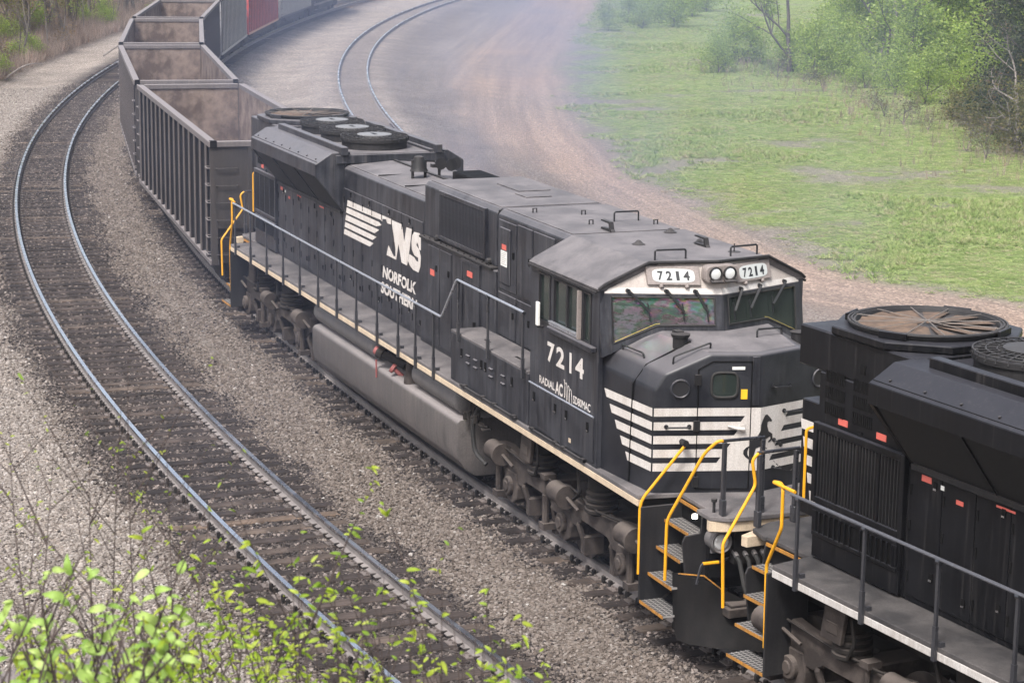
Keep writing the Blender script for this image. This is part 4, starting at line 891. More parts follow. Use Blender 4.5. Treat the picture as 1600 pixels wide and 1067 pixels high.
EDGE = np.array([(60, 30), (20, 21.5), (0, 19.0), (-18.8, 18.5), (-22.2, 16.8), (-26.4, 16.5), (-31.7, 17.3), (-37.8, 18.3), (-45.1, 19.7), (-56.1, 23.0), (-71.9, 28.8), (-90.2, 36.3), (-110.2, 45.7), (-157, 68), (-260, 118)])
def grass_edge(X): return np.interp(X, EDGE[::-1, 0], EDGE[::-1, 1])
VD = Vector((math.cos(_yaw), math.sin(_yaw)))           # horizontal view direction
def hill(X, Y):
    u = (X - CAM.x) * VD.x + (Y - CAM.y) * VD.y
    v = (X - CAM.x) * VD.y * -1 + (Y - CAM.y) * VD.x
    top = np.interp(u, [-60, -10, 0, 3, 6.2, 7.0, 16.0, 60], [8.6, 8.1, 7.85, 7.55, 6.95, 6.6, -.45, -.45])
    lim = 1.25 * np.maximum(0, -dist_track('left', X, Y) - 3.9) - .45
    return np.minimum(top, lim)
def ground_z(X, Y):
    X = np.asarray(X, float); Y = np.asarray(Y, float)
    dl, dm, dr = dist_track('left', X, Y), dist_track('main', X, Y), dist_track('right', X, Y)
    z = np.full(X.shape, -.42)
    for d, up in ((dl, 0), (dm, 0), (dr, .048)): z = np.maximum(z, np.interp(np.abs(d), [0, 1.35, 2.1, 3.4, 20], [-.242 + up, -.242 + up, -.275 + up, -.46, -.6]))
    # bank beyond the outer track
    out = np.maximum(0, -dl - 5.2); far = sstep(-25, -48, X)
    z = z + far * np.interp(out, [0, 2, 8, 30, 120], [0, .25, .7, 3.0, 14])
    # field
    g = Y - grass_edge(X); z = z + np.interp(g, [0, 3, 60, 200], [0, .1, .5, 4])
    z = z + (fbm(X, Y, 6, 3) - .5) * .16 * sstep(1.5, 6, g) + (fbm(X, Y, 2.2, 9) - .5) * .05 * sstep(2.4, 4, np.minimum(np.abs(dl), np.minimum(np.abs(dm), np.abs(dr))))
    h = hill(X, Y) + (fbm(X, Y, 1.8, 21) - .5) * .22
    return np.where(hill(X, Y) > -.40, np.maximum(h, z), z)
def axis(parts):
    out = []
    for a, b, st in parts: out += list(np.arange(a, b, st))
    return np.array(out + [parts[-1][1]])
gx = axis([(-420, -170, 10), (-170, -110, 1.6), (-110, -60, .9), (-60, 12, .45), (12, 40, .8), (40, 120, 6)])
gy = axis([(-160, -40, 8), (-40, -12, 1.2), (-12, 24, .4), (24, 70, .9), (70, 130, 2.5), (130, 330, 10)])
GX, GY = np.meshgrid(gx, gy, indexing='ij'); GZ = ground_z(GX, GY)
nv = GX.size; nx_, ny_ = GX.shape
idx = np.arange(nv).reshape(nx_, ny_)
quads = np.stack([idx[:-1, :-1], idx[1:, :-1], idx[1:, 1:], idx[:-1, 1:]], -1).reshape(-1, 4)
def grid_mesh(name, co, quads):
    me = bpy.data.meshes.new(name); me.vertices.add(len(co)); me.vertices.foreach_set('co', np.asarray(co, np.float32).ravel())
    me.loops.add(quads.size); me.loops.foreach_set('vertex_index', quads.ravel().astype(np.int32)); me.polygons.add(len(quads))
    me.polygons.foreach_set('loop_start', np.arange(0, quads.size, 4, dtype=np.int32)); me.update(calc_edges=True)
    me.polygons.foreach_set('use_smooth', np.ones(len(quads), bool)); return me
gme = grid_mesh('ground', np.stack([GX, GY, GZ], -1).reshape(-1, 3), quads)
# zones: R dirty ballast, G grass, B bare earth / road, A leaf litter
dl, dm, dr = dist_track('left', GX, GY), dist_track('main', GX, GY), dist_track('right', GX, GY)
nz = fbm(GX, GY, 3.0, 5); nzf = fbm(GX, GY, 1.1, 6)
dirty = np.zeros(GX.shape)
for d, w, k_ in ((dl, 1.55, 1), (dm, 1.35, 1), (dr, .9, .45)): dirty = np.maximum(dirty, k_ * (1 - sstep(w - .25, w + .45, np.abs(d) + (nzf - .5) * .9)))
ge = GY - grass_edge(GX)
green = sstep(-.8, 2.4, ge + (nz - .5) * 2.2 + (nzf - .5) * 1.2)
patch = sstep(.62, .76, fbm(GX, GY, 5.0, 40) * .6 + fbm(GX, GY, 1.7, 44) * .4 + .06 * np.exp(-ge / 10))
earth = sstep(3.2, 5.6, dr + (nz - .5) * 2.5) * (1 - green)
earth = np.maximum(earth, patch * green * .85); green = green * (1 - patch * .8)
litter = np.maximum(sstep(5.0, 6.2, -dl + (nz - .5) * 1.2) * sstep(-20, -42, GX), sstep(-.38, -.2, hill(GX, GY)))
litter = np.maximum(litter, sstep(.35, .6, fbm(GX, GY, 7, 60)) * sstep(22, 28, ge))
ca = gme.color_attributes.new('zone', 'FLOAT_COLOR', 'POINT')
ca.data.foreach_set('color', np.stack([dirty, green, earth, litter], -1).reshape(-1).astype(np.float32))

cind = sstep(1.2, 2.2, dr) * (1 - sstep(2.6, 5.0, dr + (nz - .5) * 3)) * sstep(.30, .62, fbm(GX, GY, 5, 90))
rw = -ge - 4.2 + (fbm(GX, GY, 9, 33) - .5) * 1.2
rut = np.maximum(np.exp(-((rw - .8) / .5) ** 2), np.exp(-((rw + .9) / .5) ** 2)) * (.35 + .65 * vnoise(GX, GY, 4, 92)); rut = np.maximum(rut, .9 * np.exp(-((rw - 3.6) / .6) ** 2) * vnoise(GX, GY, 6, 95))
tan = sstep(-7.5, -5.8, ge) * (1 - sstep(-1.2, .4, ge)) * (.4 + .6 * vnoise(GX, GY, 5, 96))
cb = gme.color_attributes.new('rut', 'FLOAT_COLOR', 'POINT'); cb.data.foreach_set('color', np.stack([np.clip(cind * .55 + rut * .42, 0, 1), tan, np.maximum(sstep(1.3, 2.4, -dl), sstep(1.7, 2.6, dm) * (1 - sstep(.9, 2.0, dr))), tan * 0 + 1], -1).reshape(-1).astype(np.float32))
earth = np.maximum(earth, cind * .75 * (1 - green)); ca.data.foreach_set('color', np.stack([dirty, green, earth, litter], -1).reshape(-1).astype(np.float32))

ed = gme.attributes.new('edge', 'FLOAT', 'POINT'); ed.data.foreach_set('value', ge.reshape(-1).astype(np.float32))

def ground_mat():
    m, t, b = newmat('ground_surface')
    at = t.nodes.new('ShaderNodeAttribute'); at.attribute_name = 'zone'
    sp = t.nodes.new('ShaderNodeSeparateColor'); lk(t, at.outputs['Color'], sp.inputs[0])
    v = coord_n(t)
    vo = t.nodes.new('ShaderNodeTexVoronoi'); vo.inputs['Scale'].default_value = 17.0; lk(t, v, vo.inputs['Vector'])
    vc = t.nodes.new('ShaderNodeSeparateColor'); lk(t, vo.outputs['Color'], vc.inputs[0])
    clean = ramp_n(t, vc.outputs[0], [(0, (.10, .084, .072)), (.45, (.155, .133, .117)), (.8, (.215, .19, .17)), (1, (.29, .27, .25))])
    big = noise_n(t, .35, 4, .6, v)
    cl2 = mix_n(t, 1.0, clean.outputs[0], ramp_n(t, big.outputs[0], [(.3, (.72, .70, .68)), (.7, (1.12, 1.1, 1.08))]).outputs[0], 'MULTIPLY')
    rt = t.nodes.new('ShaderNodeAttribute'); rt.attribute_name = 'rut'; rs_ = t.nodes.new('ShaderNodeSeparateColor'); lk(t, rt.outputs['Color'], rs_.inputs[0])
    cl2 = mix_n(t, rs_.outputs[2], cl2, mix_n(t, 1.0, cl2, (1.75, 1.75, 1.74), 'MULTIPLY'))
    dark = ramp_n(t, vc.outputs[1], [(0, (.028, .023, .022)), (.7, (.075, .062, .057)), (1, (.16, .135, .12))])
    c = mix_n(t, sp.outputs[0], cl2, dark.outputs[0])
    n1 = noise_n(t, 1.3, 6, .65, v); n2 = noise_n(t, 9, 5, .7, v); n3 = noise_n(t, .22, 4, .6, v)
    er = ramp_n(t, n2.outputs[0], [(.3, (.155, .133, .118)), (.5, (.215, .186, .166)), (.7, (.285, .25, .226))])
    speck = ramp_n(t, vc.outputs[2], [(0, (.62, .6, .6)), (.6, (1, 1, 1)), (.92, (1.12, 1.1, 1.08)), (1, (1.7, 1.68, 1.65))])
    erc = mix_n(t, 1.0, er.outputs[0], speck.outputs[0], 'MULTIPLY'); erc = mix_n(t, rs_.outputs[1], erc, mix_n(t, 1.0, erc, (1.5, 1.29, 1.13), 'MULTIPLY')); erc = mix_n(t, rs_.outputs[0], erc, (.085, .075, .072))
    ea = t.nodes.new('ShaderNodeAttribute'); ea.attribute_name = 'edge'; sx_ = t.nodes.new('ShaderNodeSeparateXYZ'); lk(t, v, sx_.inputs[0]); cb_ = t.nodes.new('ShaderNodeCombineXYZ')
    lk(t, math_n(t, 'MULTIPLY', ea.outputs['Fac'], 1.7), cb_.inputs[0]); lk(t, math_n(t, 'MULTIPLY', sx_.outputs[0], .045), cb_.inputs[1])
    rn = noise_n(t, 1.0, 5, .62, cb_.outputs[0]); erc = mix_n(t, 1.0, erc, ramp_n(t, rn.outputs[0], [(.34, (.86, .855, .855)), (.5, (1.04, 1.03, 1.02)), (.66, (1.17, 1.15, 1.13))]).outputs[0], 'MULTIPLY')
    c = mix_n(t, sp.outputs[2], c, erc)
    gr = ramp_n(t, n1.outputs[0], [(.30, (.125, .185, .05)), (.5, (.185, .25, .075)), (.68, (.28, .31, .125))])
    gr2 = mix_n(t, ramp_n(t, n3.outputs[0], [(.45, (0, 0, 0)), (.7, (.6, .6, .6))]).outputs[0], gr.outputs[0], (.19, .18, .10))
    c = mix_n(t, sp.outputs[1], c, gr2)
    li = ramp_n(t, n2.outputs[0], [(.3, (.085, .06, .048)), (.55, (.19, .145, .12)), (.75, (.33, .265, .23))])
    c = mix_n(t, at.outputs['Alpha'], c, li.outputs[0])
    lk(t, c, b.inputs['Base Color']); b.inputs['Roughness'].default_value = .95; b.inputs['Specular IOR Level'].default_value = .15
    hgt = math_n(t, 'ADD', math_n(t, 'MULTIPLY', vo.outputs['Distance'], -.9), math_n(t, 'MULTIPLY', n2.outputs[0], .7))
    bump_n(t, hgt, b, .9, .05)
    return m
M['ground'] = ground_mat()
ground = link('ground', gme, 'ground'); tag(ground, kind='structure')

# ------------------------------------------------------------------ scatter helper (stuff only): one point per vertex, instanced primitive
def gn_scatter(name, P, rot, scl, mat, shape, label, cat):
    me = bpy.data.meshes.new(name); me.vertices.add(len(P)); me.vertices.foreach_set('co', np.asarray(P, np.float32).ravel())
    for nm, a in (('rot', rot), ('scl', scl)):
        at = me.attributes.new(nm, 'FLOAT_VECTOR', 'POINT'); at.data.foreach_set('vector', np.asarray(a, np.float32).ravel())
    ob = link(name, me, mat)
    ng = bpy.data.node_groups.new(name, 'GeometryNodeTree')
    ng.interface.new_socket('Geometry', in_out='INPUT', socket_type='NodeSocketGeometry'); ng.interface.new_socket('Geometry', in_out='OUTPUT', socket_type='NodeSocketGeometry')
    N = ng.nodes; gi = N.new('NodeGroupInput'); go = N.new('NodeGroupOutput')
    inst = shape(ng)
    sm = N.new('GeometryNodeSetMaterial'); sm.inputs['Material'].default_value = M[mat] if isinstance(mat, str) else mat; ng.links.new(inst, sm.inputs['Geometry'])
    ip = N.new('GeometryNodeInstanceOnPoints')
    def attr(nm):
        a = N.new('GeometryNodeInputNamedAttribute'); a.data_type = 'FLOAT_VECTOR'; a.inputs['Name'].default_value = nm; return a.outputs[0]
    e2r = N.new('FunctionNodeEulerToRotation'); ng.links.new(attr('rot'), e2r.inputs[0])
    ng.links.new(gi.outputs[0], ip.inputs['Points']); ng.links.new(sm.outputs[0], ip.inputs['Instance']); ng.links.new(e2r.outputs[0], ip.inputs['Rotation']); ng.links.new(attr('scl'), ip.inputs['Scale'])
    ng.links.new(ip.outputs[0], go.inputs[0])
    md = ob.modifiers.new('scatter', 'NODES'); md.node_group = ng
    return tag(ob, label, cat, kind='stuff')
def sh_stone(ng):
    N = ng.nodes; i = N.new('GeometryNodeMeshIcoSphere'); i.inputs['Radius'].default_value = .5; i.inputs['Subdivisions'].default_value = 1
    sp = N.new('GeometryNodeSetPosition'); nt = N.new('ShaderNodeTexNoise'); nt.inputs['Scale'].default_value = 2.3
    sub = N.new('ShaderNodeVectorMath'); sub.operation = 'SUBTRACT'; sub.inputs[1].default_value = (.5, .5, .5); ng.links.new(nt.outputs['Color'], sub.inputs[0])
    sc = N.new('ShaderNodeVectorMath'); sc.operation = 'SCALE'; sc.inputs['Scale'].default_value = 1.0; ng.links.new(sub.outputs[0], sc.inputs[0])
    ng.links.new(i.outputs[0], sp.inputs['Geometry']); ng.links.new(sc.outputs[0], sp.inputs['Offset'])
    return sp.outputs[0]
def sh_tuft(nb=7, h=1.0, r=.035, lean=.45, seed=1):
    def f(ng):
        N = ng.nodes; rs = random.Random(seed); j = N.new('GeometryNodeJoinGeometry')
        for k in range(nb):
            c = N.new('GeometryNodeMeshCone'); c.inputs['Vertices'].default_value = 3; c.inputs['Radius Top'].default_value = 0; c.inputs['Radius Bottom'].default_value = r; c.inputs['Depth'].default_value = h * rs.uniform(.6, 1.1)
            t = N.new('GeometryNodeTransform'); t.inputs['Rotation'].default_value = (rs.uniform(-lean, lean), rs.uniform(-lean, lean), rs.uniform(0, 6)); t.inputs['Translation'].default_value = (rs.uniform(-.3, .3), rs.uniform(-.3, .3), 0)
            ng.links.new(c.outputs[0], t.inputs['Geometry']); ng.links.new(t.outputs[0], j.inputs[0])
        return j.outputs[0]
    return f
def rnd_mat(name, stops, rough=.9, trans=0.):
    m, t, b = newmat(name); oi = t.nodes.new('ShaderNodeObjectInfo')
    r = ramp_n(t, oi.outputs['Random'], stops); n = noise_n(t, 30, 3, .6, coord_n(t)); f = ramp_n(t, n.outputs[0], [(.3, (.75,) * 3), (.7, (1.2,) * 3)])
    c = mix_n(t, 1.0, r.outputs[0], f.outputs[0], 'MULTIPLY'); lk(t, c, b.inputs['Base Color']); b.inputs['Roughness'].default_value = rough; b.inputs['Specular IOR Level'].default_value = .2
    if trans:
        tl = t.nodes.new('ShaderNodeBsdfTranslucent'); lk(t, c, tl.inputs[0]); mx = t.nodes.new('ShaderNodeMixShader'); mx.inputs[0].default_value = trans
        lk(t, b.outputs[0], mx.inputs[1]); lk(t, tl.outputs[0], mx.inputs[2]); lk(t, mx.outputs[0], t.nodes['Material Output'].inputs[0])
    return m
M['stone_clean'] = rnd_mat('ballast_stone', [(0, (.085, .068, .057)), (.35, (.128, .105, .090)), (.8, (.178, .150, .131)), (.985, (.22, .194, .176)), (1, (.36, .34, .32))])
M['stone_pale'] = rnd_mat('ballast_stone_pale', [(0, (.14, .12, .105)), (.35, (.195, .171, .152)), (.8, (.26, .23, .207)), (.985, (.31, .28, .258)), (1, (.42, .39, .37))])
M['stone_dirty'] = rnd_mat('ballast_stone_blackened', [(0, (.022, .018, .017)), (.5, (.052, .044, .041)), (.85, (.10, .084, .076)), (1, (.24, .20, .18))])

# ballast stones where they can be told apart
def sample(n, x0, x1, f0, f1):
    X = rng.uniform(x0, x1, n); Y = ty('left', X) + rng.uniform(f0, f1, n); return X, Y
Xa, Ya = sample(200000, -17, 7, -6.5, 8.2); Xb, Yb = sample(130000, -48, -17, -6.5, 9.0); Xc, Yc = sample(90000, -82, -48, -5.0, 3.2)
X = np.r_[Xa, Xb, Xc]; Y = np.r_[Ya, Yb, Yc]
dl, dm = dist_track('left', X, Y), dist_track('main', X, Y)
keep = (hill(X, Y) < -.38) & (dm < 1.3); X, Y, dl, dm = X[keep], Y[keep], dl[keep], dm[keep]
dz = 1 - sstep(1.15, 1.95, np.abs(dl) + (fbm(X, Y, 1.1, 6) - .5) * .9); dz2 = 1 - sstep(1.0, 1.75, np.abs(dm) + (fbm(X, Y, 1.1, 6) - .5) * .9)
isd = rng.random(len(X)) < np.clip(np.maximum(dz, dz2) * 1.05, 0.04, .95)
isp = ~isd & (rng.random(len(X)) < sstep(1.3, 2.4, -dl))
for sel, nm, mt, lb in ((isp, 'pale_ballast', 'stone_pale', 'clean pale grey ballast stones on the shoulder outside the outer track'), (~isd & ~isp, 'ballast_stones', 'stone_clean', 'loose grey brown ballast stones between and beside the tracks'), (isd, 'blackened_ballast', 'stone_dirty', 'oil blackened ballast stones around the rails and ties')):
    x, y = X[sel], Y[sel]; n = len(x)
    s = (rng.uniform(.032, .072, n) * np.interp(x, [-80, -30, -15], [1.5, 1.1, 1]))[:, None] * np.stack([rng.uniform(.8, 1.35, n), rng.uniform(.7, 1.1, n), rng.uniform(.5, .85, n)], 1)
    z = ground_z(x, y) + s[:, 2] * .22
    gn_scatter(nm, np.stack([x, y, z], 1), rng.uniform(-.6, .6, (n, 3)) + np.stack([np.zeros(n), np.zeros(n), rng.uniform(0, 6.3, n)], 1), s, mt, sh_stone, lb, 'ballast')

# ------------------------------------------------------------------ tracks
M['rail_top'] = paint('rail_head_polished', (.86, .87, .90), (.70, .71, .74), .5, None, 0, .22, metal=1.0, streak=False)
M['rail_side'] = paint('rail_side_dusty', (.15, .135, .13), (.24, .215, .205), .7, None, 0, .7, streak=False, scale=3)
M['rail_dull'] = paint('rail_head_dull', (.22, .21, .215), (.13, .12, .12), .6, None, 0, .34, metal=.8, streak=False)
M['plate'] = paint('tie_plate', (.14, .118, .108), (.075, .06, .055), .6, None, 0, .8, scale=5, vary=.3)
def tie_mat():
    m, t, b = newmat('creosoted_tie'); oi = t.nodes.new('ShaderNodeObjectInfo'); gi_ = t.nodes.new('ShaderNodeNewGeometry')
    r = ramp_n(t, math_n(t, 'FRACT', math_n(t, 'ADD', oi.outputs['Random'], gi_.outputs['Random Per Island'])), [(0, (.026, .020, .018)), (.5, (.046, .036, .033)), (.8, (.075, .058, .050)), (.96, (.11, .084, .068)), (1, (.22, .15, .105))])
    g = noise_n(t, 1., 5, .65, coord_n(t, (30, 3, 30))); f = ramp_n(t, g.outputs[0], [(.3, (.5,) * 3), (.7, (1.35,) * 3)])
    st = noise_n(t, 2.2, 4, .6, coord_n(t)); f2 = ramp_n(t, st.outputs[0], [(.35, (.45,) * 3), (.6, (1.1,) * 3)])
    c = mix_n(t, 1.0, mix_n(t, 1.0, r.outputs[0], f.outputs[0], 'MULTIPLY'), f2.outputs[0], 'MULTIPLY')
    lk(t, c, b.inputs['Base Color']); b.inputs['Roughness'].default_value = .85; b.inputs['Specular IOR Level'].default_value = .25
    bump_n(t, g.outputs[0], b, .5, .01); return m
M['tie'] = tie_mat()
def tie_mesh(seed):
    rs = random.Random(seed); mb = MB(); L = 1.32
    xs = [(-L, 0), (-L * .4, 0), (L * .4, 0), (L, 0)]
    mb.box(-.115, .115, -L, L, -.18, 0); me = mb.mesh('tie', (0, 0, 0), .014)
    for v in me.vertices: v.co.x += rs.uniform(-.008, .008); v.co.y += rs.uniform(-.03, .03) * (abs(v.co.y) > .5); v.co.z += rs.uniform(-.007, .004)
    return me
TIES = [tie_mesh(k) for k in range(6)]
pm = MB(); pm.box(-.10, .10, -.18, .18, 0, .016); pm.box(-.095, .095, -.09, -.075, .016, .03); pm.box(-.095, .095, .075, .09, .016, .03)
for a in (-.06, .06):
    for b in (-.12, .12): pm.box(a - .012, a + .012, b - .012, b + .012, .016, .045)
PLATE = pm.mesh('tie_plate')
am = MB(); am.box(-.02, .02, -.10, .10, -.015, .025); am.box(-.028, .028, .07, .115, -.03, .06); am.cyl((-.03, .09, .05), (.03, .09, .05), .022, 6)
ANCH_V, ANCH_F = am.v, am.f
def merged(name, items, mat, parent, label):
    """many small alike pieces: items = (verts, faces, x, y, z, ang) joined into one mesh"""
    V, F, o = [], [], 0
    for vs, fs, x, y, z, a in items:
        c, s_ = math.cos(a), math.sin(a); V += [(x + c * p[0] - s_ * p[1], y + s_ * p[0] + c * p[1], z + p[2]) for p in vs]; F += [tuple(i + o for i in f) for f in fs]; o += len(vs)
    me = bpy.data.meshes.new(name); me.from_pydata(V, [], F); ob = link(name, me, mat, parent); ob['kind'] = 'stuff'; ob['label'] = label; return ob
def rail_obj(parent, k, x0, x1, off, top):
    X, Y, tx, tY, nx, ny = arc(k, x0, x1, .8)
    prof = [(.036, 0), (.037, -.034), (.010, -.05), (.009, -.145), (.076, -.172), (.076, -.184)]
    prof = [(-a, b) for a, b in prof][::-1]; prof = prof + [(-a, b) for a, b in prof[::-1]]
    n = len(prof); V = np.zeros((len(X), n, 3))
    for j, (a, b) in enumerate(prof): V[:, j, 0] = X + nx * (off + a); V[:, j, 1] = Y + ny * (off + a); V[:, j, 2] = b
    i0 = np.arange(len(X) - 1)[:, None] * n; j = np.arange(n)[None]; jn = (np.arange(n) + 1)[None] % n
    q = np.stack([i0 + j, i0 + jn, i0 + n + jn, i0 + n + j], -1).reshape(-1, 4)
    me = grid_mesh('rail', V.reshape(-1, 3), q); me.polygons.foreach_set('use_smooth', np.zeros(len(q), bool))
    me.materials.append(M['rail_side']); me.materials.append(M[top])
    mi = np.zeros((len(X) - 1, n), np.int32); mi[:, [4, 5, 6]] = 1; me.polygons.foreach_set('material_index', mi.ravel())
    bm = bmesh.new(); bm.from_mesh(me); bmesh.ops.recalc_face_normals(bm, faces=bm.faces); bm.to_mesh(me); bm.free()
    o = bpy.data.objects.new('rail', me); COL.objects.link(o); o.parent = parent; return o
def make_track(k, label, x0, x1, xn, xp, top):
    root = thing('railway_track', label, 'railway track', (0, 0, 0))
    for s in (-1, 1): rail_obj(root, k, x0, x1, s * .7525, top)
    X, Y, tx, tY, nx, ny = arc(k, x0, x1, .535)
    rest, anch, prest = [], [], []
    tv = [(v.co.x, v.co.y, v.co.z) for v in TIES[0].vertices]; tf = [tuple(p.vertices) for p in TIES[0].polygons]
    pv = [(v.co.x, v.co.y, v.co.z) for v in PLATE.vertices]; pf = [tuple(p.vertices) for p in PLATE.polygons]
    for i in range(len(X)):
        a = math.atan2(ny[i], nx[i]) - math.pi / 2 + random.uniform(-.02, .02); jx = random.uniform(-.05, .05)
        if X[i] > xn and X[i] < 8:
            o = bpy.data.objects.new('tie', TIES[random.randrange(6)]); COL.objects.link(o); o.parent = root
            if not o.data.materials: o.data.materials.append(M['tie'])
            o.location = (X[i] + nx[i] * jx, Y[i] + ny[i] * jx, -.203 + random.uniform(-.008, .006)); o.rotation_euler = (0, 0, a)
            for s in (-1, 1):
                if X[i] > xp:
                    p = bpy.data.objects.new('tie_plate', PLATE); COL.objects.link(p); p.parent = o; p.location = (0, s * .7525 - jx, .004)
                    if not PLATE.materials: PLATE.materials.append(M['plate'])
        else:
            rest.append((tv, tf, X[i], Y[i], -.206, a))
        if X[i] > -60 and X[i] < 8:
            for s in (-1, 1):
                for e in (-.16, .16):
                    anch.append((ANCH_V, ANCH_F, X[i] + nx[i] * s * .7525 + tx[i] * e, Y[i] + ny[i] * s * .7525 + tY[i] * e, -.175, a if s > 0 else a + math.pi))
                if X[i] <= xp or X[i] <= xn: prest.append((pv, pf, X[i] + nx[i] * s * .7525, Y[i] + ny[i] * s * .7525, -.205, a))
    merged('distant_ties', rest, 'tie', root, 'ties too far off to tell apart')
    if anch: merged('rail_anchors', anch, 'under_dark', root, 'small dark rail anchors clipped along the rail base')
    if prest: merged('distant_tie_plates', prest, 'plate', root, 'tie plates too far off to tell apart')
    return root
make_track('left', 'empty outer curved track with polished shining rails and dark wooden ties', 40, -200, -44, -30, 'rail_top')
make_track('main', 'curved track with dull rails that the train stands on', 60, -200, -24, -22, 'rail_dull')
make_track('right', 'empty inner curved track between the train and the dirt road', 50, -200, -58, 100, 'rail_top')
# ------------------------------------------------------------------ gondola cars
M['gon_out'] = paint('gondola_outside', (.026, .022, .0205), (.055, .046, .042), .7, (.13, .11, .10), .5, .75, vary=.12)
M['gon_wall_shaded'] = paint('gondola_panels_shaded', (.012, .011, .0125), (.030, .027, .027), .7, None, 0, .8)  # panels and rib webs darkened, shade between the ribs painted in
M['gon_greywall_shaded'] = paint('gondola_grey_panels_shaded', (.085, .083, .086), (.05, .048, .048), .6, None, 0, .8)  # grey body colour darkened, shade between ribs painted in
M['gon_redwall_shaded'] = paint('gondola_red_panels_shaded', (.20, .035, .03), (.11, .03, .028), .6, None, 0, .8)  # red body colour darkened, shade between ribs painted in
M['gon_flange_lit'] = paint('gondola_flanges_lit', (.065, .055, .052), (.12, .10, .094), .6, (.22, .19, .185), .5, .75)  # rib flanges lightened, light caught on their edges painted in
M['gon_in'] = paint('gondola_inside_dusty', (.088, .064, .053), (.235, .182, .152), .95, (.17, .145, .145), .5, .9, vary=.1, spec=.15, streak=False, stain=.5)
M['gon_floor'] = paint('gondola_floor_sheet', (.16, .14, .145), (.24, .21, .205), .7, None, 0, .8)
M['gon_chord'] = paint('gondola_top_chord', (.10, .088, .087), (.17, .15, .147), .6, (.25, .225, .222), .6, .7, scale=2)
M['gon_grey'] = paint('gondola_grey', (.26, .255, .26), (.17, .16, .16), .6, None, 0, .7)
M['gon_red'] = paint('gondola_red', (.48, .07, .06), (.28, .06, .055), .5, None, 0, .7)
M['gon_pale'] = paint('gondola_pale', (.38, .37, .35), (.27, .25, .24), .6, None, 0, .7)
M['gon_orange'] = paint('sill_orange', (.55, .30, .20), (.38, .25, .18), .6, None, 0, .7)
CL, CW, CH = 14.6, 1.52, 3.78                # half-length handled below
